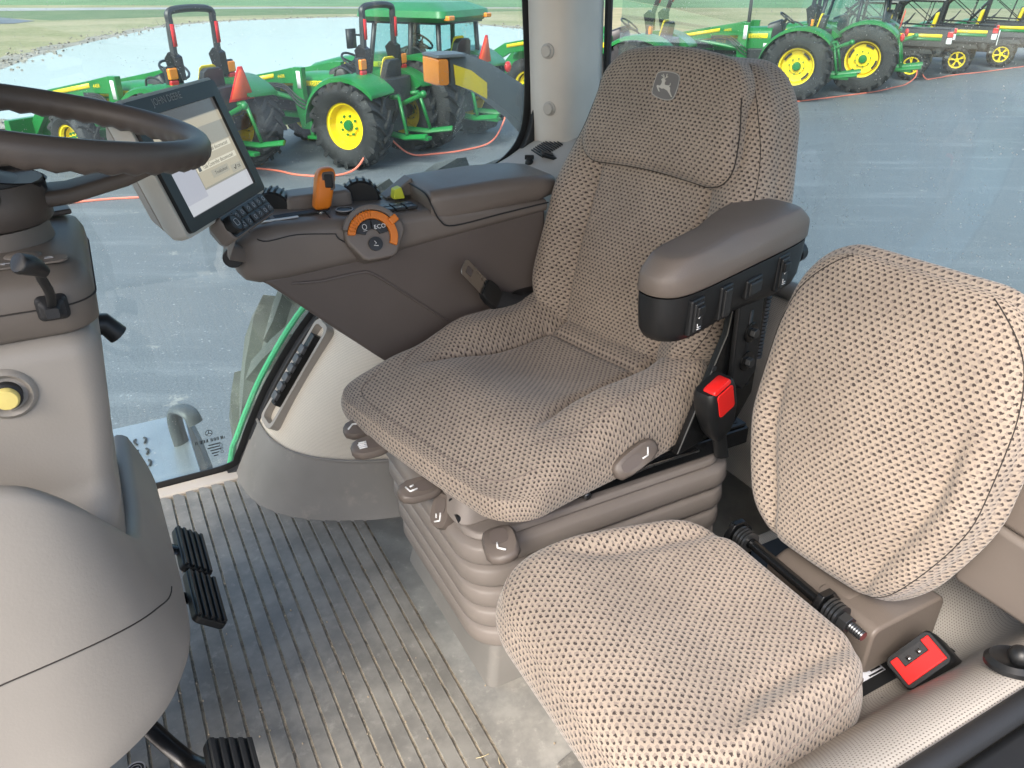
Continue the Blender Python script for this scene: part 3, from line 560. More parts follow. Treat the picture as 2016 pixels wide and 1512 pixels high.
# ================================================================== THE CAB WE STAND IN (cab frame: x forward, y left, z up from floor)
cab = thing('tractor_cab', 'beige tractor cab interior with ribbed floor, glass walls and padded wheel arches', 'tractor cab', (-.5, -1.2, 0))
C_ = lambda n, mb, m, par=None, **kw: part(n, mb, m, par or cab, **kw)
fl = C_('floor_mat', MB().box(-1.46, .95, -1.95, -.22, -.03, -.002), 'mat_groove')
gx = [.318 - .0331 * i for i in range(22)] + [-.405]
for i in range(len(gx) - 1):
    x1, x0 = gx[i] - .0027, gx[i + 1] + .0027; y0 = -1.90
    if x0 < -.16: y0 = -1.90 + (-.16 - x0) * 1.35
    C_('mat_rib', MB().add([(x0, y0 - (.0 if x0 > -.16 else .03), -.002), (x1, y0 - .03, -.002), (x1, -.30, -.002), (x0, -.30, -.002), (x0, y0 - (.0 if x0 > -.16 else .03), .003), (x1, y0 - .03, .003), (x1, -.30, .003), (x0, -.30, .003)], [(0, 3, 2, 1), (4, 5, 6, 7), (0, 1, 5, 4), (1, 2, 6, 5), (2, 3, 7, 6), (3, 0, 4, 7)]), 'mat_floor', fl, bevel=.0012, seg=2)
C_('mat_border', MB().box(-1.45, -.4085, -1.58, -.25, -.002, .001), 'mat_floor', fl)
for i in range(7):
    x = -.455 - .062 * (i % 3); y = -.70 + .075 * (i // 3) - .02 * (i % 3)
    C_('mat_tread_block', MB().obox((x, y, .003), (.022, .006, 0), (-.010, .030, 0), (0, 0, .0025)), 'mat_floor', fl, bevel=.002)
C_('mat_tread_pad', MB().obox((-.425, -.60, .003), (.016, 0, 0), (0, .105, 0), (0, 0, .003)), 'mat_floor', fl, bevel=.004)
rs = random.Random(11); crumbs = MB()
for i in range(150):
    x, y = rs.choice(gx[2:-1]) + rs.gauss(0, .002), rs.uniform(-1.55, -.7); a = rs.uniform(.0005, .0015)
    crumbs.obox((x, y, .004), (a, 0, 0), (0, a, 0), (0, 0, a * .8))
for i in range(70):
    x, y = rs.uniform(-.62, .25), rs.uniform(-1.6, -.66); a = rs.uniform(.0006, .0015); crumbs.obox((x, y, .0042), (a, 0, 0), (0, a, 0), (0, 0, a))
o = C_('grit', crumbs, 'soil', fl, smooth=0); o['kind'] = 'stuff'
for i in range(4):
    x, y, a = rs.uniform(-.45, .1), rs.uniform(-1.1, -.75), rs.uniform(0, 3.1); l = rs.uniform(.006, .014); d = V(math.cos(a), math.sin(a), 0) * l
    C_('straw', MB().tube(smoothpath([V(x, y, .005) - d, V(x, y, .007) + V(d.y, -d.x, 0) * .2, V(x, y, .005) + d], 4), .0008, 5), 'straw', fl)
# front sill of the far glass
C_('sill_strip', MB().box(-.185, .95, -1.965, -1.915, -.03, .006), 'trim', bevel=.006)
C_('door_sill', MB().box(-.30, .95, -.29, -.2, -.06, .015), 'black', bevel=.01)
# far wheel arch: quarter dome, kick panel below and perforated lining above
YW = -1.955
def arch(z, a):                                     # a 0 at window .. 1 at the rear
    x_front = -.165 - .40 * z - .60 * z * z; bx = -1.02; half = (x_front - bx); b = .445 - .10 * z - .10 * z * z
    th = a * math.pi / 2; return V(bx + half * abs(math.cos(th)) ** .75, YW + b * abs(math.sin(th)) ** .75, z)
mb = MB(); mb.grid(lambda u, v: arch(.15 * v, u) + V(.014 * (1 - v) ** 3, .014 * (1 - v) ** 3, 0), 48, 10); kp = C_('kick_panel', mb, 'kick')
C_('kick_lip', MB().tube([arch(.15, u / 30) + V(.002, .002, 0) for u in range(31)], .004, 6), 'kick', kp)
mb = MB(); mb.grid(lambda u, v: arch(.145 + .57 * v, u) - V(.004, .004, 0), 60, 30, lambda u, v: (u * 1.05, v * .68)); C_('arch_lining', mb, 'perf_cream')
# valve tray let into the arch
def at_y(z, y): return min((arch(z, u / 400) for u in range(401)), key=lambda p: abs(p.y - y))
d0, d1 = at_y(.172, -1.862), at_y(.425, -1.868); ax = (d1 - d0).normalized(); m0, m1 = at_y(.30, -1.905), at_y(.30, -1.835)
nr = ax.cross(m1 - m0).normalized(); nr = nr if nr.x > 0 else -nr; sx = nr.cross(ax); tc = (d0 + d1) / 2 + nr * .014; hl = (d1 - d0).length / 2
tf = MB(); ring_o = [tc + ax * b + sx * a for a, b in rr(.040, hl, .022)]; ring_i = [tc + ax * b + sx * a for a, b in rr(.029, hl - .012, .014)]
tf.loft([[p - nr * .04 for p in ring_o], [p + nr * .006 for p in ring_o], [p + nr * .006 for p in ring_i], [p - nr * .03 for p in ring_i]], cap=False); tray = C_('tray_frame', tf, 'taupe', smooth=50)
C_('tray_floor', MB().prism(rr(.0285, hl - .0125, .013), tc - nr * .028, sx, ax, nr * .004), 'console_low', tray)
C_('tray_block', MB().obox(tc + ax * .01 - nr * .006 + sx * .004, ax * (hl - .05), sx * .012, nr * .02), 'black', tray, bevel=.003)
for i in range(6):
    p = tc + ax * (-.072 + i * .0285) - sx * .002 + nr * .014
    kn = C_('valve_cap', MB().prism(rr(.0125, .0115, .005), p, sx, ax, nr * .012), 'arm_grey', tray, bevel=.003)
    C_('cap_clip', MB().obox(p - sx * .013 + nr * .008 - ax * .012, sx * .004, ax * .003, nr * .003), 'black', kn)
# far side glass, black border, seal and the green outer edge
edge = smoothpath([(.97, 0, .005), (.6, 0, .004), (.05, 0, .006), (-.14, 0, .010), (-.178, 0, .045), (-.225, 0, .135), (-.30, 0, .26), (-.43, 0, .42), (-.62, 0, .575), (-.80, 0, .68), (-.925, 0, .725), (-1.03, 0, .775), (-1.085, 0, .845), (-1.10, 0, .96), (-1.09, 0, 1.2), (-1.06, 0, 1.62)], 6)
E2 = [(p.x, p.z) for p in edge]
C_('side_window', MB().prism(E2 + [(.97, 1.62)], (0, -1.972, 0), (1, 0, 0), (0, 0, 1), (0, -.005, 0)), 'glass_side')
def strip(offs0, offs1, y, th):
    m = MB(); rings = []
    for i, p in enumerate(edge):
        d = (edge[min(i + 1, len(edge) - 1)] - edge[max(i - 1, 0)]).normalized(); n = V(-d.z, 0, d.x) * -1
        rings.append([V(p.x, y, p.z) + n * offs0, V(p.x, y, p.z) + n * offs1, V(p.x, y - th, p.z) + n * offs1, V(p.x, y - th, p.z) + n * offs0])
    return m.loft(rings)
sgn = 1
C_('window_border', strip(-.004, .015, -1.966, .004), 'black')
C_('window_seal', strip(-.034, -.003, -1.944, .034), 'rubber', bevel=.004)
ge = [p for p in edge if .03 < p.z < .60 and p.x < -.13]
C_('green_body_edge', MB().tube([V(-.150, -2.02, -.01)] + [V(p.x + .006, -2.02, p.z + .010) for p in ge], .009, 8), 'green_edge')
# etched maker's stamp on the glass
sx0, sz0 = -.108, .105; st = MB()
for i in range(20):
    if i % 7 != 3: st.box(sx0 - .038 + i * .004, sx0 - .038 + i * .004 + rs.choice((.0015, .0028)), -1.9715, -1.9708, sz0, sz0 + .010)
for k, (a, b) in enumerate(((-.02, .012), (-.016, .016), (-.02, .01), (-.012, .008), (-.008, .004))): st.box(sx0 + a - .004, sx0 + b - .004, -1.9715, -1.9708, sz0 - .012 - k * .009, sz0 - .009 - k * .009)
st.tube([(sx0 + .009 * math.cos(a), -1.9712, sz0 + .028 + .009 * math.sin(a)) for a in [i * math.pi / 8 for i in range(16)]], .0009, 4, True)
for a in (90, 210, 330): st.tube([(sx0, -1.9712, sz0 + .028), (sx0 + .009 * math.cos(R(a)), -1.9712, sz0 + .028 + .009 * math.sin(R(a)))], .001, 4)
for k in range(3): st.tube([(sx0 - .024 + .004 * math.cos(a), -1.9712, sz0 - .018 - .011 * k + .004 * math.sin(a)) for a in [i * math.pi / 5 for i in range(10)]], .0006, 4, True)
C_('glass_stamp', st, 'black', smooth=0)
# rear right pillar with two caps
def pil(z):
    k = (z - .78) * .045
    return [V(-1.105 + k, -1.955, z), V(-1.118 + k, -1.905, z), V(-1.135 + k, -1.872, z), V(-1.160 + k, -1.855, z), V(-1.20 + k * .9, -1.862, z), V(-1.29 + k * .8, -1.91, z), V(-1.335 + k * .8, -1.95, z), V(-1.335 + k * .8, -2.0, z), V(-1.15 + k, -2.0, z)]
pl = C_('rear_pillar', MB().loft([pil(z) for z in (.70, .80, 1.0, 1.2, 1.4, 1.62)]), 'pillar', smooth=60)
for x, z in ((-1.118, 1.062), (-1.128, .918)):
    n = V(.90, .42, 0).normalized(); p = V(x + .006, -1.890, z)
    C_('pillar_cap', MB().revolve([(.019, -.004), (.019, .005), (.015, .0075), (.015, .0115), (.013, .0135), (0, .0138)], p, n, 24), 'trim', pl)
C_('pillar_edge_seal', MB().tube([(-1.342, -1.95, .5), (-1.342, -1.945, .9), (-1.318, -1.94, 1.62)], .011, 8, flat=1.0), 'rubber')
# trim shelf under the glass corner
sh = MB(); st_ = [(-.86, .70), (-.95, .735), (-1.03, .768), (-1.09, .80), (-1.14, .82), (-1.25, .84)]
sh.loft([[V(x, -1.958, z + .018), V(x, -1.93, z + .020), V(x - .01, -1.80, z + .003), V(x - .012, -1.765, z - .02), V(x - .012, -1.75, z - .10), V(x - .012, -1.75, z - .3), V(x, -1.958, z - .3)] for x, z in st_]); ts = C_('side_trim', sh, 'trim', smooth=35)
def on(x, y):                                      # height of the trim shelf top
    for (a, za), (b, zb) in zip(st_, st_[1:]):
        if b <= x <= a: return za + (zb - za) * (x - a) / (b - a) + .020 - (y + 1.93) / .13 * .017
    return .8
for i in range(11):
    x = -1.075 - i * .0062; C_('vent_slot', MB().obox((x, -1.875, on(x, -1.875) + .001), (.0016, 0, .0006), (0, .030, -.004), (0, 0, .002)), 'black', ts)
x, y = -1.045, -1.865; kb = C_('toggle_knob', MB().revolve([(.012, -.004), (.011, .004), (.008, .006), (.008, .013), (0, .014)], (x, y, on(x, y)), (.1, .1, 1), 16).obox((x, y, on(x, y) + .013), (.011, -.006, 0), (.002, .004, 0), (0, 0, .006)), 'black', ts, bevel=.002)
x, y = -1.085, -1.83; C_('rocker_switch', MB().obox((x, y, on(x, y) + .003), (.020, -.008, .006), (.006, .016, -.002), (0, 0, .004)).obox((x, y, on(x, y) + .008), (.012, -.005, .004), (.004, .010, -.001), (0, 0, .003)), 'black', ts, bevel=.002)
x, y = -.985, -1.835; C_('key_barrel', MB().revolve([(.021, -.004), (.020, .004), (.014, .006), (.014, .014), (0, .015)], (x, y, on(x, y)), (.1, .15, 1), 16).obox((x, y, on(x, y) + .016), (.010, -.008, .002), (.005, .006, 0), (0, 0, .006)), 'black', ts, bevel=.002)
C_('key_ring', MB().tube([(x + .018 + .014 * math.cos(a), y + .02 + .010 * math.sin(a), on(x, y) + .006 + .006 * math.sin(a)) for a in [i * math.pi / 8 for i in range(16)]], .0012, 5, True).tube([(x - .012 + .012 * math.cos(a), y + .035 + .009 * math.sin(a), on(x, y) + .004) for a in [i * math.pi / 8 for i in range(16)]], .0012, 5, True), 'steel', ts)
x, y = -.965, -1.80; C_('power_socket', MB().revolve([(.017, -.002), (.017, .003), (.012, .004), (.011, -.004), (0, -.004)], (x, y, on(x, y) + .001), (.1, .15, 1), 16), 'black', ts)
# rear wall, rear glass, near wheel arch, roof
rw_ = MB(); rw_.grid(lambda u, v: (-1.345 + .03 * math.sin(v * 3.1) - .04 * (1 - v), -1.96 + 1.62 * u, .60 * v), 30, 14, lambda u, v: (u * 1.62, v * .6)); C_('rear_wall', rw_, 'perf_taupe')
C_('rear_sill', MB().tube([(-1.345, -1.96, .60), (-1.345, -.34, .60)], .022, 10), 'kick')
C_('rear_window', MB().prism([(-1.94, .60), (-.30, .60), (-.36, 1.62), (-1.90, 1.62)], (-1.36, 0, 0), (0, 1, 0), (0, 0, 1), (-.005, 0, 0)), 'glass_rear')
na = MB(); prof = smoothpath([(-.92, .02, 0), (-.905, .14, 0), (-.86, .225, 0), (-.76, .245, 0), (-.60, .25, 0), (-.49, .262, 0), (-.43, .30, 0), (-.385, .375, 0), (-.345, .435, 0), (-.305, .462, 0), (-.275, .455, 0), (-.262, .42, 0), (-.26, .2, 0)], 5)
ln_ = [0]
for a, b in zip(prof, prof[1:]): ln_.append(ln_[-1] + (b - a).length)
def nasurf(u, v):
    i = min(int(v * (len(prof) - 1) + .001), len(prof) - 1); p = prof[i]; x0_ = -.53 + .17 * sm(p.x, -.56, -.44); x = x0_ + (-1.41 - x0_) * u; k = .06 * (1 - u) ** 6 ; rise = .10 * sm(x, -1.05, -1.35) * sm(p.x, -.95, -.6)
    f = 1 - .9 * (1 - sm(u, 0, .12)) ; return (x - .02 * (1 - f), p.x, max(.0, (p.y + rise) * (f if u < .12 else 1)))
na.grid(nasurf, 60, len(prof) - 1, lambda u, v: (u * .99, ln_[min(int(v * (len(prof) - 1) + .001), len(prof) - 1)])); C_('near_arch_lining', na, 'perf_taupe')
C_('door_seal', MB().tube([(x, -.272, .462) for x in (-.40, -.7, -1.0, -1.35)], .015, 10), 'rubber')
C_('door_frame', MB().box(-1.36, -.36, -.262, -.12, -.05, .458), 'black', bevel=.015)
C_('stud_base', MB().revolve([(.034, 0), (.034, .006), (.028, .012), (.022, .008), (0, .008)], (-.905, -.318, .456), (-.1, -.25, 1), 28).ball((-.905, -.315, .476), .014), 'black')
C_('left_rear_trim', MB().loft([[V(x, -.47 + dy, z) for dy, z in ((0, .44), (.18, .44), (.18, .555), (.10, .560), (.0, .565))] for x in (-1.00, -1.06, -1.34)]), 'console', bevel=.01)
C_('left_rear_cover', MB().loft([[V(x, -.48 + dy, z) for dy, z in ((0, .565), (.10, .560), (.19, .557), (.19, .70), (.10, .71), (.0, .71))] for x in (-1.005, -1.06, -1.34)]), 'pad', bevel=.012)
C_('left_rear_pillar', MB().tube([(-1.30, -.33, .5), (-1.27, -.33, 1.62)], .05, 10), 'pillar')
C_('roof_lining', MB().box(-1.38, .95, -2.0, -.15, 1.56, 1.68), 'kick', bevel=.03)
C_('front_panel', MB().box(.93, .97, -1.98, -.2, -.05, .55), 'taupe', bevel=.01)
# outside of the cab: lamp arm, step, rear tyre
arm = C_('lamp_arm', MB().loft([[V(x, -2.47 + dy, z + dz) for dy, dz in ((-.05, h), (.05, h), (.06, h * .6), (.06, -h), (-.05, -h))] for x, z, h in ((-1.06, .97, .045), (-1.12, .965, .05), (-1.20, .93, .055), (-1.32, .85, .065), (-1.46, .72, .085), (-1.58, .58, .10))]), 'arm_grey', smooth=30)
C_('lamp_lid', MB().loft([ringxy(-1.115, -1.008, -2.53, -2.395, 1.006, .01), ringxy(-1.105, -1.012, -2.525, -2.40, 1.016, .01)]), 'arm_grey', arm, bevel=.004)
C_('amber_lamp', MB().loft([[V(-1.030 + a, y, .965 + b) for a, b in rr(.0185 * k, .042 * k, .008)] for y, k in ((-2.52, 1), (-2.42, 1), (-2.395, .9))]), 'amber', arm, smooth=50)
C_('yellow_reflector', MB().prism([(-1.070, .985), (-1.075, .925), (-1.13, .905), (-1.185, .875), (-1.185, .925), (-1.13, .965)], (0, -2.408, 0), (1, 0, 0), (0, 0, 1), (0, .006, 0)), 'yellow_reflector', arm)
stp = C_('outside_step', MB().box(-.085, .42, -2.95, -2.35, -.325, -.305), 'step_metal', bevel=.006)
for i in range(3):
    for j in range(3):
        cx_, cy_ = .085 + .06 * i, -2.80 + .085 * j
        for s in (1, -1): C_('step_cleat', MB().tube(smoothpath([(cx_ + s * .014, cy_ - .022, -.303), (cx_ + s * .021, cy_, -.298), (cx_ + s * .012, cy_ + .022, -.303)], 4), .004, 5), 'dark_frame', stp)
C_('step_side', MB().loft([[V(x, y, z), V(x - .02, y, z), V(x - .02, y, z - .26), V(x, y, z - .26)] for x, y, z in ((-.088, -2.95, -.32), (-.10, -2.70, -.29), (-.11, -2.35, -.30))]), 'dark_frame', stp, bevel=.006)
C_('hand_hook', MB().tube(smoothpath([(-.05, -2.72, -.33), (-.045, -2.72, -.22), (-.052, -2.71, -.165), (-.072, -2.68, -.145), (-.098, -2.645, -.155), (-.108, -2.63, -.19)], 5), .016, 12, flat=2.0, up=(.83, .55, 0)), 'arm_grey', stp)
tw = link('rear_tyre', tyre_mesh(1.0, .50, .55, 20, 'own_tyre'), cab); tw.location = V(-1.20, -2.40, -.34) - V(-.5, -1.2, 0); tw.rotation_euler = (0, .12, math.pi)

# ================================================================== OPERATOR SEAT
SC, SA = V(-.675, -1.205, 0), R(12)
def sw_(x, y, z): c, s = math.cos(SA), math.sin(SA); return (SC.x + x * c - y * s, SC.y + x * s + y * c, z)
seat = thing('operator_seat', 'large dotted beige fabric operator seat with headrest emblem, on grey bellows', 'seat', (-.70, -1.2, 0))
P = lambda n, mb, m, par=seat, **kw: part(n, mb, m, par, **kw)
# bellows: stepped accordion between base and rails
rings2 = []
for f_ in range(5):
    for dz, o_ in ((0, -.018), (.003, .008), (.008, .016), (.014, .019), (.040, .015), (.045, .011), (.0535, -.018)):
        z = .092 + f_ * .0558 + dz; rings2.append(ringxy(-1.012 - o_, -.458 + o_ + (z - .09) * .11, -1.395 - o_ - (z - .09) * .06, -.965 + o_ + (z - .09) * .06, z, .06 + o_ * .6, 8))
bl = P('suspension_bellows', MB().loft(rings2), 'bellows', smooth=42)
P('seat_base', MB().loft([ringxy(-1.0, -.452, -1.39, -.945, -.002, .02), ringxy(-1.0, -.472, -1.38, -.965, .10, .02)]), 'kick', bevel=.004)
P('bellows_flange', MB().loft([ringxy(-1.0, -.425, -1.39, -.945, .372, .05), ringxy(-1.0, -.43, -1.38, -.95, .384, .05)]), 'bellows', bevel=.004)
# rails and frame
for y0 in (-.975, -1.36):
    rl = P('slide_rail', MB().box(-1.055, -.50, y0 - .022, y0 + .022, .392, .432), 'black_metal', bevel=.005)
    P('rail_slot_plate', MB().box(-1.05, -.80, y0 - .016, y0 + .016, .433, .439), 'black', rl, bevel=.002)
    for k in range(5): P('rail_hole', MB().cyl((-1.03 + k * .042, y0, .4385), (-1.03 + k * .042, y0, .4405), .008, n=12), 'rubber', rl)
    for xx, zz_ in ((-.56, .405), (-.66, .400), (-.515, .402)): P('rail_bolt', MB().cyl((xx, y0 + .022, zz_), (xx, y0 + .031, zz_), .008, n=6), 'bolt', rl)
    P('rail_rod', MB().tube([(-.92, y0 + .026, .418), (-.80, y0 + .027, .420), (-.74, y0 + .026, .412)], .003, 6), 'steel', rl)
P('seat_pan', MB().loft([[V(*sw_(x, y, z)) for x, y in rr(hx, .215, .05)] for z, hx in ((.425, .22), (.462, .235))]), 'black', bevel=.004)
P('front_cover', MB().loft([ringxy(-.52, -.418, -1.33, -.985, .383, .03), ringxy(-.54, -.432, -1.32, -1.0, .425, .03)]), 'bellows', bevel=.006)
for y, z in ((-1.035, .408), (-1.008, .392)): P('cover_plug', MB().cyl((-.430, y, z), (-.4235 - (z - .392) * .33, y + .0005, z), .0085, n=16), 'black')
# cushion
def ch(x, y):
    a = abs(y); b = sm(a, .135, .20) * sm(-x, -.12, .03) * .044
    h = b - .016 * ga(a, .137 + .03 * sm(x, -.02, .14), .011) * sm(-x, -.16, -.06) - .050 * sm(x, .08, .30) ** 1.5 + .012 * ga(x, .12, .09) * sm(.2 - a, 0, .12)
    h += .020 * sm(-x, .15, .27) - .012 * ga(x, -.185 - .0 * a, .010) * (a < .15)
    h += .010 * math.cos(y * 5) - .02 * ga(x, -.05, .12) * ga(y, 0, .13)
    return h
def cw(x, y, z):
    k = 1.0; x2 = x + .012 * math.cos(y * 5.5) * sm(x, 0, .27) - .012 - .035 * y * sm(x, 0, .27); return sw_(x2 * 1.0, y * k - .012, .512 + z + .012 * sm(x, -.2, .2))
mb, S = cushion(.292, .284, .075, .048, .042, 120, ch, cw); cu = P('seat_cushion', mb, 'fabric', smooth=180)
for s in (1, -1): seam([(-.27, s * .243), (-.15, s * .245), (0, s * .243), (.10, s * .235), (.165, s * .205)], S, cu)
seam([(.20, -.23), (.262, -.20), (.27, 0), (.262, .20), (.20, .25)], S, cu)
# backrest
BT = R(17)
def bmap(p, q, n):                                  # p lateral(left), q up along back, n toward the front
    q0 = q + .31; bend = .10 * (q0 / .64 - .45) ** 2 - .012
    x = -.235 - math.sin(BT) * q0 + math.cos(BT) * (n + bend * .55); z = .515 + math.cos(BT) * q0 + math.sin(BT) * n
    return sw_(x, p, z)
def bh(p, q):
    a = abs(p); b = .040 * sm(a, .145, .215) * (1 - sm(q, -.02, .16)) * sm(q, -.36, -.25)
    h = b - .013 * ga(a, .153 - .012 * sm(q, 0, -.3), .010) * (1 - sm(q, .02, .13)) + .024 * ga(q, -.17, .13) * ga(p, 0, .14) - .02 * sm(q, .2, .36)
    return h
def bw(p, q, n):
    k = .95 + .05 * sm(q, -.31, -.15) - .19 * sm(q, -.02, .31); return bmap(p * k - .012, q, n)
mb, S = cushion(.272, .312, .11, .050, .060, 120, bh, bw, .012)
mb.uv = [(v, u) for u, v in mb.uv]; bk = P('backrest', mb, 'fabric', smooth=180)
for s in (1, -1): seam([(s * .18, .31), (s * .235, .23), (s * .258, .12), (s * .262, -.05), (s * .258, -.20), (s * .225, -.30)], S, bk, 'seam_dark', .0008)
P('backrest_shell', MB().loft([[V(*bmap(a, b, n)) for a, b in rr(.215, .27, .1)] for n in (-.13, -.075)]), 'black', bevel=.02)
# headrest cap with emblem
def hh(p, q): return -.012 * (abs(p) / .22) ** 2 - .008 * sm(q, .02, .15) + .006 * ga(q, -.03, .06)
def hw_(p, q, n):
    k = 1.10 - .14 * sm(q, -.15, .05) + .0 * q; q2 = q + .190 + .012 * math.cos(p * 9) * (1 - sm(q, -.12, 0)); n2 = n + .040
    return bmap(p * k - .012, q2 - (.03 * (abs(p) / .2) ** 2) * sm(q, -.02, .13), n2 - .010 * sm(q, .06, .17))
mb, S = cushion(.192, .128, .065, .030, .085, 90, hh, hw_, .004); mb.uv = [(v, u) for u, v in mb.uv]; hd = P('headrest', mb, 'fabric', smooth=180)
seam([(-.19, .06), (-.202, -.02), (-.190, -.10), (-.14, -.140), (0, -.142), (.14, -.140), (.190, -.10), (.202, -.02), (.19, .06)], S, hd, 'seam_dark', .0016, lift=.0)
pp = lambda x, y: ((x - 1140 + (y - 640) * .50) * 3.3e-4 + .016, -(y - 640) * 2.7e-4 + .045)
def flat(poly, lift, mat, name, par): 
    m = MB(); top = [S(a, b, lift) for a, b in poly]; bot = [S(a, b, lift - .002) for a, b in poly]; m.loft([bot, top]); return P(name, m, mat, par, smooth=30)
sh_ = [p for p in smoothpath([(*pp(x, y), 0) for x, y in ((1098, 549), (1180, 536), (1255, 549), (1248, 600), (1215, 668), (1172, 722), (1100, 732), (1022, 706), (1034, 655), (1066, 592))], 3, True)]
em = flat([(p.x, p.y) for p in sh_], .0022, 'badge', 'emblem', hd)
P('emblem_outline', MB().tube([S(p.x, p.y, .0024) for p in sh_], .0011, 5, True), 'badge_edge', em)
deer = [(1112, 597), (1125, 587), (1140, 588), (1148, 600), (1138, 612), (1134, 630), (1165, 632), (1173, 645), (1168, 668), (1173, 690), (1180, 708), (1169, 707), (1160, 688), (1147, 668), (1120, 656), (1104, 660), (1085, 652), (1079, 656), (1085, 683), (1076, 681), (1066, 650), (1070, 639), (1095, 640), (1108, 627), (1117, 609)]
flat([pp(*q) for q in deer], .0034, 'embroidery', 'deer', em)
dl = MB()
for a in (((1165, 632), (1176, 628), (1182, 614)), ((1138, 588), (1132, 574), (1120, 566)), ((1146, 587), (1158, 574), (1166, 553)), ((1140, 586), (1140, 570), (1134, 558)), ((1155, 577), (1170, 572))): dl.tube([S(*pp(*q), .003) for q in a], .0009, 5)
P('antlers', dl, 'embroidery', em)
# left armrest with switch box
def ar(x, y, z): return sw_(x - .018, y, z + .034 + (-.03 - x) * .09)
def arms(w0, w1, front):                             # plan outline of the armrest, front end rounded
    return smoothpath([(.0, .262, 0), (-.004, .305, 0), (-.05, .330, 0), (-.20, .335, 0), (-.345, .335, 0), (-.385, .315, 0), (-.385, .235, 0), (-.33, .20, 0), (-.22, .205, 0), (-.10, .232, 0), (-.025, .245, 0)], 5, True)
def aring(z, k=0.0):
    pl_ = arms(0, 0, 0); cx_ = sum(p.x for p in pl_) / len(pl_); cy_ = sum(p.y for p in pl_) / len(pl_)
    out = []
    for p in pl_:
        d = V(p.x - cx_, p.y - cy_, 0); L = d.length; d = d / L * (L - k); out.append(V(*ar(cx_ + d.x, cy_ + d.y, z)))
    return out
ab = P('armrest', MB().loft([aring(.660, .030), aring(.666, .016), aring(.682, .006), aring(.72, .001), aring(.748, 0)]), 'black', smooth=40)
P('armrest_pad', MB().loft([aring(.750, .001), aring(.754, -.004), aring(.778, -.003), aring(.786, .000), aring(.804, .018), aring(.8075, .023), aring(.809, .028), aring(.811, .05)]), 'pad', ab, smooth=60)
def face(x, z, yo=.3365): return V(*ar(x, yo, z))
fx_ = (face(-.10, .7) - face(-.09, .7)).normalized(); fz_ = V(0, 0, 1); fn_ = V(math.cos(SA + math.pi / 2), math.sin(SA + math.pi / 2), 0)
for x, hw2, hh2, rock in ((-.060, .017, .032, 1), (-.135, .016, .031, 0), (-.215, .023, .018, 0), (-.300, .017, .034, 1)):
    c0 = face(x, .708, .333 if x < -.08 else .331); bz = P('switch_bezel', MB().obox(c0, fx_ * hw2, fz_ * hh2, fn_ * .006), 'black', ab, bevel=.004)
    P('switch_key', MB().obox(c0 + fn_ * .006, fx_ * (hw2 - .006), fz_ * (hh2 - .006), fn_ * .004), 'key', bz, bevel=.003)
    if rock:
        P('rocker', MB().obox(c0 + fn_ * .010 + fz_ * .012, fx_ * (hw2 - .008), fz_ * .009, fn_ * .005), 'black', bz, bevel=.003)
        ic = MB()
        for a, b in (((-.004, -.010), (-.004, -.017)), ((-.004, -.017), (.005, -.017)), ((-.003, -.001), (.004, .003)), ((.004, .003), (.006, .007)), ((-.005, -.02), (.005, -.021))): ic.tube([c0 + fn_ * .0107 + fx_ * a[0] + fz_ * a[1], c0 + fn_ * .0107 + fx_ * b[0] + fz_ * b[1]], .0008, 4)
        P('switch_icon', ic, 'white', bz)
P('armrest_knob', MB().cyl(face(-.395, .705, .30), face(-.415, .705, .30), .02, n=16), 'black', ab, bevel=.003)
# side bracket, bolts, buckle
brk = P('side_bracket', MB().prism([(-.11, .44), (-.22, .66), (-.23, .75), (-.335, .75), (-.335, .50), (-.29, .445)], sw_(0, .292, 0), (math.cos(SA), math.sin(SA), 0), (0, 0, 1), fn_ * .016), 'black_metal', bevel=.004)
P('bracket_arm', MB().prism([(-.235, .56), (-.225, .74), (-.30, .74), (-.315, .56), (-.275, .53)], sw_(0, .3085, 0), (math.cos(SA), math.sin(SA), 0), (0, 0, 1), fn_ * .012), 'black', brk, bevel=.004)
P('bracket_slot', MB().prism([(-.262, .61), (-.262, .70), (-.272, .70), (-.272, .61)], sw_(0, .3205, 0), (math.cos(SA), math.sin(SA), 0), (0, 0, 1), fn_ * .001), 'rubber', brk)
for zb_ in (.655, .595):
    c0 = V(*sw_(-.272, .321, zb_)); b_ = P('bracket_bolt', MB().revolve([(.020, 0), (.020, .003), (.017, .004), (0, .004)], c0, fn_, 20), 'black_metal', brk); P('bolt_head', MB().cyl(c0 + fn_ * .004, c0 + fn_ * .014, .010, n=6), 'bolt', b_, bevel=.001)
for x, z in ((-.19, .60), (-.17, .52), (-.31, .53), (-.25, .50)): P('bracket_hole', MB().cyl(sw_(x, .3075, z), sw_(x, .3095, z), .006, n=10), 'rubber', brk)
P('cable_sleeve', MB().tube([sw_(-.352, .295, .74 - i * .004) for i in range(44)], [.010 if i % 2 else .0075 for i in range(44)], 10), 'rubber', brk)
bd = V(.30, .05, .95).normalized(); bs = fn_.cross(bd).normalized(); bo = V(*sw_(-.175, .330, .548))
bu = P('belt_buckle', MB().loft([[bo + bd * t + bs * a * k + fn_ * b * k for a, b in rr(.039, .025, .014)] for t, k in ((-.085, .55), (-.06, .82), (-.02, .98), (.02, 1.0), (.034, .92), (.040, .82))]), 'black', smooth=50)
P('buckle_release', MB().loft([[bo + bd * t + bs * (a * k + .0) + fn_ * (b * k + .008) for a, b in rr(.025, .014, .005)] for t, k in ((.02, 1), (.041, 1), (.045, .85))]), 'red', bu, smooth=50)
P('release_face', MB().prism(rr(.022, .026, .006), bo + bd * .010 + fn_ * .0235, bs, bd, fn_ * .003), 'red', bu, bevel=.001)
P('buckle_stalk', MB().tube([bo - bd * .08, bo - bd * .15], .014, 8, flat=.5), 'black', bu)
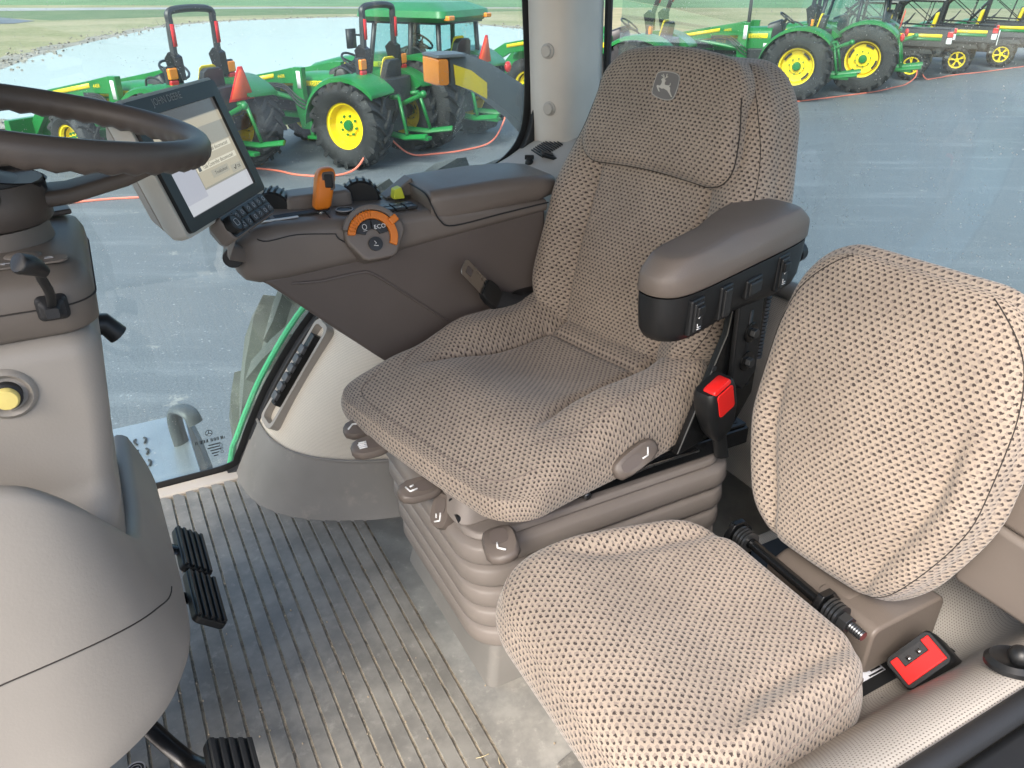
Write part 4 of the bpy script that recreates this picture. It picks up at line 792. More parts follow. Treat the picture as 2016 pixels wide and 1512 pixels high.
# levers with pictograms
def paddle(c, d, n, l, w_, th, name='adjust_lever', icon=0, par=seat):
    c, d, n = Vector(c), Vector(d).normalized(), Vector(n).normalized(); n = (n - d * n.dot(d)).normalized(); s = d.cross(n)
    out = [(a * l, b * w_) for a, b in ((-1, .35), (-.88, .78), (-.5, .98), (0, 1.02), (.5, .98), (.86, .72), (1, .25), (1, -.25), (.86, -.72), (.5, -.98), (0, -1.02), (-.5, -.98), (-.88, -.78), (-1, -.35))]
    o_ = P(name, MB().loft([[c + d * a * k + s * b * k + n * t for a, b in out] for t, k in ((-th, .88), (-th * .5, 1), (th * .4, 1), (th, .86))]), 'grip', par, smooth=50)
    P('lever_hollow', MB().prism([(a * .45 - l * .25, b * .5) for a, b in out], c + n * (th + .0002), d, s, n * .0008), 'console_low', o_)
    ic = MB(); q = lambda a, b: c + n * (th + .0012) + d * (a * .011 + l * .38) + s * b * .011
    for a, b in ([((-1, .5), (.1, .6)), ((.1, .6), (.9, -.5))], [((-.8, -.6), (.6, -.6)), ((-.8, -.2), (.7, -.2)), ((-.8, .2), (.8, .2)), ((-.8, .6), (.6, .6))], [((-1, -.4), (.3, -.6)), ((.3, -.6), (.8, .5)), ((-.6, .5), (.1, .3))])[icon]: ic.tube([q(*a), q(*b)], .0017, 5)
    P('lever_icon', ic, 'white', o_); return o_
paddle((-.352, -1.315, .433), (.75, -.25, -.05), (.30, .25, .9), .034, .022, .009, icon=0)
paddle((-.352, -1.255, .424), (.80, -.15, -.08), (.30, .25, .9), .038, .024, .010, icon=1)
paddle((-.388, -1.09, .415), (.80, -.1, -.05), (.30, .25, .9), .040, .024, .010, icon=2)
paddle((-.425, -1.06, .375), (.35, .25, -.8), (.85, .3, .4), .036, .024, .016, 'recline_knob', icon=2)
paddle((-.455, -.895, .405), (.25, .85, -.05), (.25, .20, .9), .040, .030, .010, icon=0)
paddle((-.745, -.925, .468), (-.75, -.05, .30), (-.05, .80, .6), .050, .021, .010, icon=0)
# belt tongue standing up beside the control console
tb = V(-.69, -1.475, .645); td = V(.52, .05, .62).normalized(); tn = V(-.35, .85, .35); tn = (tn - td * tn.dot(td)).normalized(); tsd = td.cross(tn)
tg = P('belt_tongue', MB().loft([[tb + td * b + tsd * a + tn * t for a, b in rr(.0195, .045, .010)] for t in (-.001, .001)]), 'steel', bevel=.0006)
P('tongue_slot', MB().prism(rr(.009, .010, .002), tb + td * .022 + tn * .0012, tsd, td, tn * .0006), 'console_low', tg)
P('tongue_grip', MB().loft([[tb + td * (-.045 + t) + tsd * a * k + tn * b * k for a, b in rr(.024, .009, .004)] for t, k in ((-.045, 1.0), (-.02, 1.1), (0, 1.0), (.008, .85))]), 'black', tg, smooth=40)
P('belt_webbing', MB().tube([tb - td * .08, tb - td * .12 + V(-.03, 0, .005), tb - td * .15 + V(-.09, .0, .0), tb - td * .19 + V(-.12, 0, -.02)], .022, 8, flat=.3, up=tn), 'rubber')
P('recline_cover', MB().loft([[V(*sw_(-.24 + a, -.285 + t, .52 + b)) for a, b in rr(.06, .055, .03)] for t in (0, .04)]), 'black', bevel=.008)

# ================================================================== PASSENGER SEAT
ps = thing('passenger_seat', 'small folding beige dotted passenger seat on the padded wheel arch', 'seat', (-.60, -.60, .25))
Q = lambda n, mb, m, par=ps, **kw: part(n, mb, m, par, **kw)
def ph_(x, y):
    a = abs(y); k = sm(a, .150, .225)
    return .024 * k * sm(-x, -.16, -.02) - .008 * ga(a, .158 + .05 * sm(x, 0, .16), .016) * sm(-x, -.17, -.05) - .030 * sm(x, .08, .26) + .010 * ga(x, 0, .2) - .012 * ga(x, -.02, .1) * ga(y, 0, .12)
def pw_(x, y, z):
    k = .86 + .20 * sm(x, -.25, .18); return (-.600 + x, -.607 + y * k - x * .05, .424 + z + .012 * sm(x, -.2, .2))
mb, S = cushion(.210, .222, .105, .046, .060, 110, ph_, pw_, .008); pc = Q('seat_cushion', mb, 'fabric', smooth=180)
for s in (1, -1): seam([(-.20, s * .205), (-.10, s * .232), (.04, s * .238), (.14, s * .225), (.20, s * .17)], S, pc)
Q('seat_plate', MB().loft([ringxy(-.80, -.40, -.79, -.43, z, .07) for z in (.325, .338)]), 'black', bevel=.004)
Q('seat_pedestal', MB().loft([ringxy(-.76, -.50, -.74, -.48, .245, .03), ringxy(-.74, -.48, -.72, -.50, .327, .03)]), 'black', bevel=.006)
PBT = R(6)
def pb(p, q, n):
    q0 = q + .25; x = -.865 - math.sin(PBT) * q0 + math.cos(PBT) * n; z = .396 + math.cos(PBT) * q0 + math.sin(PBT) * n; return (x - p * .10, -.614 + p, z)
def pbh(p, q):
    a = abs(p); return .020 * sm(a, .12, .19) * (1 - sm(q, -.05, .15)) - .010 * ga(a, .135 - .02 * sm(q, 0, -.2), .011) * (1 - sm(q, -.02, .12)) + .012 * ga(q, -.05, .15) * ga(p, 0, .12) - .018 * (p / .2) ** 2 - .02 * sm(q, .1, .25)
def pbw(p, q, n):
    k = .72 + .30 * sm(q, -.27, -.02) - .10 * sm(q, .08, .26); return pb(p * k, q, n)
mb, S = cushion(.188, .250, .09, .042, .030, 110, pbh, pbw, .010); mb.uv = [(v, u) for u, v in mb.uv]; pbk = Q('backrest', mb, 'fabric', smooth=180)
for s in (1, -1): seam([(s * .11, .255), (s * .172, .18), (s * .188, .06), (s * .188, -.08), (s * .168, -.2), (s * .11, -.262)], S, pbk, 'seam_dark', .0008)
Q('backrest_shell', MB().loft([[V(*pb(a, b, n)) for a, b in rr(.12, .20, .07)] for n in (-.085, -.05)]), 'black', bevel=.01)
h0, h1 = V(-.828, -.742, .405), V(-.822, -.500, .405)
hg = Q('hinge_rod', MB().cyl(h0, h1, .009, n=14), 'black_metal')
for y in (-.735, -.545):
    br_ = Q('hinge_bracket', MB().prism([(-.045, -.09), (.02, -.09), (.024, .0), (.012, .022), (-.012, .022), (-.03, 0)], (-.825, y - .006, .405), (1, 0, 0), (0, 0, 1), (0, .012, 0)), 'black_metal', bevel=.002)
    for k in range(4): Q('spring_washer', MB().revolve([(.010, 0), (.019, 0), (.019, .004), (.010, .004)], (-.825, y + .010 + k * .0065, .405), (0, 1, 0), 18, True), 'bolt', br_)
nt = Q('hinge_nut', MB().cyl((-.823, -.510, .405), (-.823, -.495, .405), .014, n=6), 'bolt', hg, bevel=.001); Q('bolt_thread', MB().tube([(-.823, -.495 + i * .002, .405) for i in range(13)], [.0085 if i % 2 else .0075 for i in range(13)], 10), 'bolt', nt)
Q('mount_plate', MB().prism([(-.845, -.80), (-.845, -.40), (-.90, -.385), (-1.04, -.42), (-1.04, -.80)], (0, 0, .262), (1, 0, 0), (0, 1, 0), (0, 0, .012)), 'black', bevel=.003)
Q('belt_box', MB().loft([[V(x, -.62 + a, .315 + b) for a, b in rr(.075, h_, .015)] for x, h_ in ((-.865, .045), (-.90, .060), (-.99, .060), (-1.06, .05))]).loft([[V(-.96 + a, y, .325 + b) for a, b in rr(.085, .048, .018)] for y in (-.60, -.52, -.487)]), 'pad', bevel=.006)
Q('printed_label', MB().box(-.925, -.853, -.512, -.480, .2745, .2752), 'sticker'); lb = MB()
for k in range(5): lb.box(-.922, -.90 + .01 * (k % 3), -.508 + k * .006, -.505 + k * .006, .2755, .2757)
Q('label_print', lb, 'black')
bo = V(-.925, -.430, .340); bd = V(.60, .05, .50).normalized(); bn = V(-.25, .80, .48); bn = (bn - bd * bn.dot(bd)).normalized(); bs = bd.cross(bn); bs, bn = bs * math.cos(R(48)) + bn * math.sin(R(48)), bn * math.cos(R(48)) - bs * math.sin(R(48))
# buckle faces the doorway: body, red frame button, slot
bb = Q('belt_buckle', MB().loft([[bo + bd * t + bs * a * k + bn * b * k for a, b in rr(.041, .027, .010)] for t, k in ((-.085, .62), (-.05, .92), (.0, 1.0), (.026, 1.0), (.030, .94))]), 'black', smooth=50)
Q('buckle_release', MB().prism([(-.034, -.020), (.034, -.020), (.034, .019), (.021, .019), (.021, .002), (-.021, .002), (-.021, .019), (-.034, .019)], bo + bd * .029, bs, bn * -1, bd * .005), 'red', bb, bevel=.0015)
Q('buckle_slot', MB().prism(rr(.020, .008, .002), bo + bd * .0295 - bn * .011, bs, bn, bd * .001), 'rubber', bb)
for a in (-.009, .009): Q('slot_catch', MB().obox(bo + bd * .032 - bn * .008 + bs * a, bs * .003, bn * .003, bd * .002), 'steel', bb)
Q('buckle_bolt', MB().revolve([(.020, 0), (.020, .004), (.013, .005)], (-.862, -.428, .274), (0, 0, 1), 20).cyl((-.862, -.428, .279), (-.862, -.428, .292), .012, n=6), 'bolt', bevel=.001)
Q('buckle_strap', MB().tube([bo - bd * .08, bo - bd * .11 + V(-.01, 0, -.01), V(-1.05, -.45, .275)], .02, 8, flat=.4), 'black')

# ================================================================== CONTROL CONSOLE (right armrest)
cc = thing('control_console', 'dark brown control console with orange lever and orange dial beside the operator seat', 'control console', (-.55, -1.6, .45))
K = lambda n, mb, m, par=cc, **kw: part(n, mb, m, par, **kw)
YI, YO = -1.515, -1.700                               # inner and outer faces
def cring(x, zb, zt, yi, yo, r): return [V(x, (yi + yo) / 2 + a, (zb + zt) / 2 + b) for a, b in rr((yi - yo) / 2, (zt - zb) / 2, min(r, (zt - zb) / 2 * .98), 6)]
body = MB().loft([cring(-.198, .735, .755, -1.575, -1.64, .01), cring(-.203, .712, .775, -1.545, -1.66, .02), cring(-.215, .697, .790, -1.53, -1.675, .025), cring(-.24, .690, .802, -1.518, -1.685, .03), cring(-.29, .690, .808, YI, -1.69, .03), cring(-.45, .703, .800, YI, YO, .026), cring(-.62, .724, .795, YI, YO, .022), cring(-.80, .744, .785, YI, YO, .018), cring(-.90, .755, .782, YI - .004, YO, .016)])
bd_ = K('console_body', body, 'console', smooth=38)
K('console_lower', MB().prism([(-.235, .700), (-.255, .685), (-.37, .570), (-.57, .375), (-.66, .36), (-.92, .36), (-.90, .765), (-.62, .735), (-.42, .712)], (0, YI - .012, 0), (1, 0, 0), (0, 0, 1), (0, -.14, 0)), 'console_low', bevel=.012)
K('lower_rib', MB().tube(smoothpath([(-.30, YI - .012, .683), (-.36, YI - .0105, .678), (-.44, YI - .0105, .682), (-.475, YI - .0105, .672), (-.56, YI - .0105, .60), (-.64, YI - .0105, .53)], 5), .003, 6), 'console_low')
K('console_mount', MB().box(-.92, -.70, -1.68, -1.58, .0, .37), 'console_low', bevel=.02)
lidr = [cring(-.612, .772, .826, YI - .004, YO - .008, .02), cring(-.618, .766, .834, YI - .002, YO - .010, .022), cring(-.65, .760, .836, YI + .0, YO - .012, .024), cring(-.78, .772, .840, YI + .002, YO - .012, .026), cring(-.88, .778, .838, YI, YO - .006, .026), cring(-.925, .785, .832, YI - .015, YO + .01, .022), cring(-.94, .795, .824, YI - .035, YO + .03, .013)]
K('armrest_lid', MB().loft(lidr), 'pad', smooth=50)
K('lid_joint', MB().tube(smoothpath([(-.609, YI - .12, .829), (-.609, YI - .03, .827), (-.612, YI + .001, .806), (-.628, YI + .0025, .774), (-.66, YI + .0025, .757), (-.78, YI + .0025, .768), (-.90, YI + .001, .778)], 5), .0018, 5), 'rubber')
K('module_joint', MB().tube(smoothpath([(-.398, YI - .11, .8045), (-.398, YI - .03, .803), (-.400, YI + .001, .772), (-.415, YI + .001, .757), (-.46, YI + .001, .722), (-.50, YI + .001, .711)], 5), .0014, 5), 'rubber')
K('front_joint', MB().tube(smoothpath([(-.232, YI - .03, .801), (-.255, YI + .0005, .782), (-.32, YI + .001, .786), (-.40, YI + .001, .776)], 5), .0011, 5), 'rubber')
# lever gate and lever
K('lever_gate', MB().prism([(a, b) for a, b in rr(.075, .011, .010)], (-.335, -1.585, .8065), (1, 0, -.03), (0, 1, 0), (0, 0, .0025)), 'rubber')
K('gate_scale', MB().obox((-.300, -1.560, .8085), (.038, 0, -.001), (0, .004, 0), (0, 0, .001)), 'white')
lv = V(-.392, -1.590, .800); lt = V(-.412, -1.592, .885)
K('lever_stem', MB().cyl(lv, lv + V(-.004, 0, .02), .009, n=12), 'steel')
lever = K('orange_lever', MB().loft([[lv.lerp(lt, t) + V(a * k, b * k, 0) for a, b in rr(.019, .017, .010)] for t, k in ((.14, .75), (.2, .95), (.5, 1.0), (.8, 1.05), (.95, 1.02), (1.06, .8), (1.10, .45))]), 'orange', smooth=60)
K('thumb_wheel', MB().obox(lt + V(.0, .0165, -.016), (.009, 0, .001), (0, .003, .0), (0, 0, .014)), 'black', lever, bevel=.003)
K('wheel_recess', MB().prism(rr(.0125, .019, .006), lt + V(.0, .0172, -.016), (1, 0, 0), (0, 0, 1), (0, .0008, 0)), 'wheel_brown', lever)
# controls behind the lever: ribbed grips, vent, flat cover
def ribbed(c, axis, rad, length, name):
    c = Vector(c); axis = Vector(axis).normalized(); g = K(name, MB().revolve([(rad * .9, -length / 2), (rad, -length / 2 + .004), (rad, length / 2 - .004), (rad * .9, length / 2), (0, length / 2)], c, axis, 28), 'black'); e1 = axis.orthogonal().normalized(); e2 = axis.cross(e1); rb = MB()
    for k in range(18):
        a = 2 * math.pi * k / 18; d = e1 * math.cos(a) + e2 * math.sin(a); rb.obox(c + d * rad, axis * length * .45, d * .003, axis.cross(d) * .0022)
    K('grip_rib', rb, 'rubber', g); return g
ribbed((-.315, -1.672, .806), (.35, .9, 0), .036, .05, 'scroll_grip')
ribbed((-.505, -1.672, .800), (.2, .95, 0), .042, .035, 'ribbed_dial')
K('switch_cover', MB().loft([[V(-.405 + a, -1.665 + b, z) for a, b in rr(.072 * k, .036 * k, .012)] for z, k in ((.798, 1), (.826, .97), (.832, .86))]), 'console', bevel=.004)
K('round_button', MB().revolve([(.019, 0), (.019, .003), (.016, .005), (.0155, .003), (0, .003)], (-.438, -1.572, .8035), (0, .05, 1), 24), 'key'); K('button_ring', MB().tube([(-.438 + .0175 * math.cos(a), -1.572 + .0175 * math.sin(a), .808) for a in [i * math.pi / 12 for i in range(24)]], .0012, 5, True), 'icon')
for i in range(6):
    x = -.525 - .026 * (i // 2); y = -1.572 + .024 * (i % 2); kk = K('console_key', MB().obox((x, y, .8015), (.0115, 0, 0), (0, .0105, 0), (0, 0, .0035)), 'key', bevel=.002); K('key_icon', MB().obox((x, y + .002, .8052), (.003, .001, 0), (0, .0012, 0), (0, 0, .0004)), 'icon', kk)
K('yellow_switch', MB().prism([(-.014, 0), (.014, 0), (.010, .022), (-.006, .026)], (-.575, -1.610, .803), (1, 0, 0), (0, 0, 1), (0, -.024, 0)), 'lime', bevel=.003)
K('switch_hood', MB().prism([(-.036, 0), (.036, 0), (-.030, .040)], (-.588, -1.638, .800), (1, 0, 0), (0, 0, 1), (0, -.045, 0)), 'console', bevel=.004)
# orange throttle dial set into the sloping inner flank
dn = V(.05, .90, .43).normalized(); dx_ = V(-1, 0, .03); dx_ = (dx_ - dn * dx_.dot(dn)).normalized(); dy_ = dn.cross(dx_) * -1
if dy_.z < 0: dy_ = -dy_
dc = V(-.470, YI + .016, .764)
K('dial_recess', MB().prism([(a, b) for a, b in ((-.060, .030), (-.045, .040), (.050, .040), (.068, .030), (.070, .008), (.040, -.036), (.028, -.042), (-.022, -.042), (-.034, -.036), (-.060, .004))], dc + dx_ * .004 - dy_ * .006 + dn * .002, dx_, dy_, dn * -.05), 'console', bevel=.008)
def sector(r0, r1, a0, a1, lift, th, n=20): return MB().loft([[dc + (dx_ * math.cos(R(a)) + dy_ * math.sin(R(a))) * q + dn * l for q, l in ((r0, lift), (r1, lift), (r1, lift + th), (r0, lift + th))] for a in [a0 + (a1 - a0) * i / n for i in range(n + 1)]])
dial = K('orange_dial', sector(.036, .052, -32, 168, .003, .010), 'orange', bevel=.002)
for i in range(10):
    a = R(86 + i * 8); d = dx_ * math.cos(a) + dy_ * math.sin(a); K('dial_rib', MB().obox(dc + d * .046 + dn * .0135, d * .007, dn.cross(d) * .0014, dn * .0012), 'orange', dial)
K('dial_tab', MB().obox(dc + (dx_ * math.cos(R(28)) + dy_ * math.sin(R(28))) * .055 + dn * .010, (dx_ * math.cos(R(28)) + dy_ * math.sin(R(28))) * .010, (dx_ * -math.sin(R(28)) + dy_ * math.cos(R(28))) * .008, dn * .008), 'orange', dial, bevel=.003)
K('dial_shroud', sector(.053, .064, 20, 160, .001, .016), 'console', bevel=.003)
for a0, a1 in ((88, 160), (8, 84)): K('dial_key', sector(.015, .0345, a0, a1, .004, .005), 'key', bevel=.001)
K('dial_key', MB().revolve([(.0145, .003), (.0145, .009), (0, .0095)], dc - dy_ * .016 + dx_ * .002, dn, 24), 'key')
text('ECO', .0125, dc + (dx_ * math.cos(R(42)) + dy_ * math.sin(R(42))) * .025 + dn * .0094, dx_, dy_, 'white', cc, 'eco_lettering')
ic = MB(); q0 = dc + (dx_ * math.cos(R(122)) + dy_ * math.sin(R(122))) * .025 + dn * .0096; ic.tube([q0 + dx_ * .0045 * math.cos(a) + dy_ * .0055 * math.sin(a) for a in [i * math.pi / 6 for i in range(12)]], .0006, 4, True); ic.tube([q0 - dx_ * .004 - dy_ * .008, q0 + dx_ * .004 - dy_ * .008], .0006, 4)
q0 = dc - dy_ * .016 + dx_ * .002 + dn * .010; ic.tube([q0 - dx_ * .002 + dy_ * .006, q0 + dx_ * .001 + dy_ * .001, q0 - dx_ * .005 - dy_ * .003, q0 + dx_ * .004 - dy_ * .005], .0008, 4); K('dial_icon', ic, 'white')

# ================================================================== DISPLAY MONITOR
mon = thing('display_monitor', 'tilted touchscreen monitor with keypad below, mounted on the console front', 'monitor', (-.2, -1.55, .72))
D = lambda n, mb, m, par=mon, **kw: part(n, mb, m, par, **kw)
BL, rx = V(-.111, -1.34, .865), V(-.574, -.819, 0).normalized(); up = V(.055, -.038, .195).normalized(); up = (up - rx * up.dot(rx)).normalized(); nn = rx.cross(up)
if nn.x > 0: nn = -nn
W_, H_ = .300, .215; mc = BL + rx * W_ / 2 + up * H_ / 2
D('monitor_case', MB().loft([[mc + rx * a * k + up * b * k + nn * t for a, b in rr(W_ / 2 + .006, H_ / 2 + .006, .010)] for t, k in ((-.052, .86), (-.034, .97), (-.02, 1.0), (-.003, 1.0))]), 'bezel', smooth=30, bevel=.002)
D('case_back', MB().loft([[mc + rx * a * k + up * b * k + nn * t for a, b in rr(W_ / 2, H_ / 2, .012)] for t, k in ((-.085, .7), (-.0525, .9))]), 'taupe', bevel=.004)
fo = [mc + rx * a + up * b for a, b in rr(W_ / 2, H_ / 2, .008)]; fi = [mc + rx * a + up * (b - .004) for a, b in rr(W_ / 2 - .026, H_ / 2 - .024, .002)]
D('bezel', MB().loft([[p - nn * .003 for p in fo], [p + nn * .004 for p in fo], [p + nn * .0045 for p in fi], [p - nn * .002 for p in fi]], cap=False), 'black', smooth=30)
sw2, sh2 = W_ / 2 - .0262, H_ / 2 - .0242; so = mc - up * .004 - nn * .001
def ui(x0, x1, y0, y1, l, mat, name='screen_panel', par=None): return D(name, MB().add([so + rx * (sw2 * a) + up * (sh2 * b) + nn * (l * .0003) for a, b in ((x0, y0), (x1, y0), (x1, y1), (x0, y1))], [(0, 1, 2, 3)]), mat, par or scr)
scr = None; scr = D('screen', MB().add([so + rx * (sw2 * a) + up * (sh2 * b) for a, b in ((-1, -1), (1, -1), (1, 1), (-1, 1))], [(0, 1, 2, 3)]), 'ui_bg')
ui(-1, 1, .74, 1, 1, 'ui_bar'); ui(-1, 1, .52, .72, 1, 'ui_panel'); ui(-1, -.35, -.78, .1, 1, 'ui_blue'); ui(-.33, .98, -.62, .12, 1, 'ui_panel'); ui(-1, 1, -1, -.66, 1, 'ui_foot'); ui(-.33, .9, -.02, .10, 2, 'ui_line'); ui(-.33, .9, -.30, -.18, 2, 'ui_line'); ui(-.98, -.36, -.04, .1, 2, 'orange')
for b, y in (('Virtual Terminal disconnected', .04), ('Task Controller disconnected', -.24)): text(b, .0098, so + rx * (sw2 * -.16) + up * (sh2 * y) + nn * .0010, rx, up, 'ui_text', scr, 'screen_text', 'LEFT'); ui(-.29, -.21, y - .05, y + .05, 3, 'ui_bar', 'screen_icon')
ui(.0, .52, -.52, -.36, 2, 'ui_btn', 'screen_button'); text('Troubleshoot', .0085, so + rx * sw2 * .28 + up * sh2 * -.44 + nn * .0012, rx, up, 'ui_text', scr, 'screen_text')
ui(.58, .95, -.60, -.44, 2, 'ui_btn', 'screen_button'); text('OK', .0085, so + rx * sw2 * .82 + up * sh2 * -.52 + nn * .0012, rx, up, 'ui_text', scr, 'screen_text')
D('check_mark', MB().tube([so + rx * (sw2 * .66) + up * (sh2 * -.51) + nn * .001, so + rx * (sw2 * .69) + up * (sh2 * -.55) + nn * .001, so + rx * (sw2 * .74) + up * (sh2 * -.47) + nn * .001], .0007, 4), 'ui_text', scr)
text('JOHN DEERE', .0165, mc + up * (H_ / 2 - .011) - rx * .030 + nn * .0046, rx, up, 'paint_grey', mon, 'bezel_lettering')
# keypad with rotary knob under the screen
kc = BL + rx * (W_ * .60) - up * .022 + nn * .012; kn_ = (nn + V(0, 0, .35)).normalized(); ku = (up - kn_ * up.dot(kn_)).normalized()
kp_ = D('keypad', MB().loft([[kc + rx * a * k + ku * b * k + kn_ * t for a, b in rr(.092, .024, .010)] for t, k in ((-.05, .7), (-.03, .95), (-.012, 1.0), (.0, .98))]), 'console', smooth=30, bevel=.003)
D('keypad_face', MB().prism(rr(.088, .021, .007), kc + kn_ * .0004, rx, ku, kn_ * .001), 'black', kp_)
for i in range(6):
    for j in range(2):
        c0 = kc + rx * (-.044 + i * .0222 + (.005 if i > 1 else 0)) + ku * (.0098 - j * .0195) + kn_ * .003; ky = D('key', MB().obox(c0, rx * .0096, ku * .0083, kn_ * .003), 'key', kp_, bevel=.002); e0 = c0 + kn_ * .0034
        if (i + j) % 2: m_ = MB().tube([e0 + rx * .004 * math.cos(a) + ku * .004 * math.sin(a) for a in [k * math.pi / 4 for k in range(8)]], .0006, 4, True)
        else: m_ = MB().tube([e0 - rx * .005, e0 + ku * .004, e0 + rx * .005, e0 - ku * .003], .0006, 4)
        D('key_icon', m_, 'icon', ky)
kb0 = kc - rx * .073; g = D('rotary_knob', MB().revolve([(.0175, -.002), (.0168, .013), (.0145, .015), (.0135, .0137), (0, .0137)], kb0, kn_, 30), 'black', kp_)
D('knob_mark', MB().tube([kb0 + kn_ * .0144 + rx * a + ku * b for a, b in rr(.006, .006, .002, 2)], .0006, 4, True), 'icon', g)
D('support_arm', MB().loft([[p + V(0, a, b) for a, b in rr(.034, .016, .008)] for p in (kc - kn_ * .04 - rx * .01 - V(0, 0, .0), V(-.185, -1.53, .775), V(-.235, -1.575, .745))]), 'console', bevel=.004)
D('support_joint', MB().cyl((-.195, -1.53, .752), (-.215, -1.62, .752), .020, n=18), 'black', bevel=.003)

# ================================================================== STEERING COLUMN
sc_ = thing('steering_column', 'taupe steering column with brown steering wheel, black stalk and yellow button', 'steering column', (.25, -1.2, 0))
T = lambda n, mb, m, par=sc_, **kw: part(n, mb, m, par, **kw)
wc = V(.065, -1.20, 1.078); wn = V(-math.sin(R(13)), 0, math.cos(R(13))); w1 = V(0, 1, 0); w2 = w1.cross(wn)
pts = [wc + (w1 * math.cos(2 * math.pi * i / 180) + w2 * math.sin(2 * math.pi * i / 180)) * .203 for i in range(180)]
wm = MB(); rings = []
for i, p in enumerate(pts):
    d = (p - wc).normalized(); q = []
    for k in range(14):
        a = 2 * math.pi * k / 14; r0 = .0182; low = max(0, -math.sin(a)); r0 += .0018 * low * math.cos(i * 2 * math.pi / 180 * 45); q.append(p + (d * math.cos(a) * .92 + wn * math.sin(a) * 1.05) * r0)
    rings.append(q)
rings.append(rings[0]); wm.loft(rings, cap=False); sw0 = T('steering_wheel', wm, 'wheel_brown', smooth=80)
hubc = V(.128, -1.2, .985)
for ang in (84, 30, 150):
    d = w1 * math.cos(R(ang)) + w2 * math.sin(R(ang)); 
    if d.x > 0 and ang == 84: d = -d
    T('wheel_spoke', MB().loft([[hubc.lerp(wc + d * .198 - wn * .004, t) - wn * .02 * math.sin(math.pi * t) + d.cross(wn) * a * k + wn * b for a, b in rr(.030, .011, .009)] for t, k in ((.12, 1.25), (.35, 1.0), (.65, .85), (.85, .75), (1.0, .7))]), 'wheel_brown', sw0, smooth=60)
T('wheel_hub', MB().revolve([(.055, -.03), (.062, -.01), (.062, .01), (.05, .03), (0, .034)], hubc, wn, 28), 'wheel_brown', sw0, smooth=50)
T('column_collar', MB().revolve([(.060, 0), (.058, .012), (.060, .014)], hubc + wn * .022, wn, 30), 'black')
ca = V(.155, -1.20, .885)
T('column_neck', MB().loft([[V(cx0 + a, -1.2 + b, z) for a, b in rr(k, k, k * .95)] for cx0, z, k in ((.133, 1.01, .066), (.134, .985, .071), (.136, .960, .071), (.137, .957, .068))]), 'wheel_brown', smooth=50)
T('column_sleeve', MB().loft([[V(.142 + a, -1.2 + b, z) for a, b in rr(k, k, k * .95)] for z, k in ((.955, .068), (.940, .070), (.922, .073))]), 'taupe_dark', smooth=50)
ho = T('column_housing', MB().loft([ringxy(0.048, .50, -1.345, -1.045, .846, .04, 8), ringxy(0.040, .50, -1.352, -1.038, .853, .04, 8), ringxy(0.037, .50, -1.357, -1.034, .885, .045, 8), ringxy(0.038, .50, -1.355, -1.036, .908, .045, 8), ringxy(0.044, .50, -1.347, -1.045, .923, .045, 8), ringxy(0.059, .50, -1.33, -1.065, .931, .045, 8), ringxy(0.104, .50, -1.30, -1.10, .934, .04, 8)]), 'taupe_dark', smooth=60)
T('housing_joint', MB().tube([p + V(0, 0, 0) for p in ringxy(.0365, .50, -1.3575, -1.0335, .886, .045, 8)], .0011, 5, True), 'seam_dark', ho)
T('indicator_strip', MB().loft([[V(.115 + a, -1.107 + b + .03, z) for a, b in rr(.058, .013, .011)] for z in (.9315, .9345)]), 'taupe_dark', ho, bevel=.001); T('indicator_bump', MB().ball((.108, -1.108, .932), .02, (1.1, .8, .35)), 'taupe_dark', ho)
for i, x in enumerate((.148, .125, .100, .078)):
    im = MB().tube([(x - .005, -1.078, .9352), (x + .005, -1.078, .9352)], .0007, 4)
    if i < 2: im.tube([(x, -1.081, .9352), (x + (.005 if i else -.005), -1.078, .9352), (x, -1.075, .9352)], .0007, 4)
    else: im.tube([(x + .004 * math.cos(a), -1.079 - .004 * math.sin(a), .9352) for a in [k * math.pi / 5 for k in range(6)]], .0007, 4)
    T('indicator_icon', im, 'icon', ho)
T('tilt_latch', MB().obox((.075, -1.31, .938), (.024, .006, 0), (-.004, .03, 0), (0, 0, .004)), 'wheel_brown', ho, bevel=.003)
# stalk
bt = V(.086, -1.036, .887); boot = T('stalk_boot', MB().loft([[bt + V(a * k, t, b * k) for a, b in rr(.0175, .0155, .007)] for t, k in ((-.008, 1), (.006, 1), (.010, .82), (.013, .80), (.017, .55), (.026, .40))]), 'rubber', smooth=40)
k1 = V(.090, -.968, .962)
T('stalk', MB().tube(smoothpath([bt + V(0, .012, 0), bt + V(-.004, .036, .03), bt + V(-.002, .055, .055), k1 + V(-.008, -.006, -.010)], 5), .0055, 10), 'black', boot); T('stalk_knob', MB().tube([k1 + V(-.012, -.009, -.014), k1 + V(-.006, -.005, -.006), k1, k1 + V(.009, .009, .006), k1 + V(.010, .010, .007)], [.0065, .010, .0118, .0118, .010], 16), 'black', boot, smooth=60)
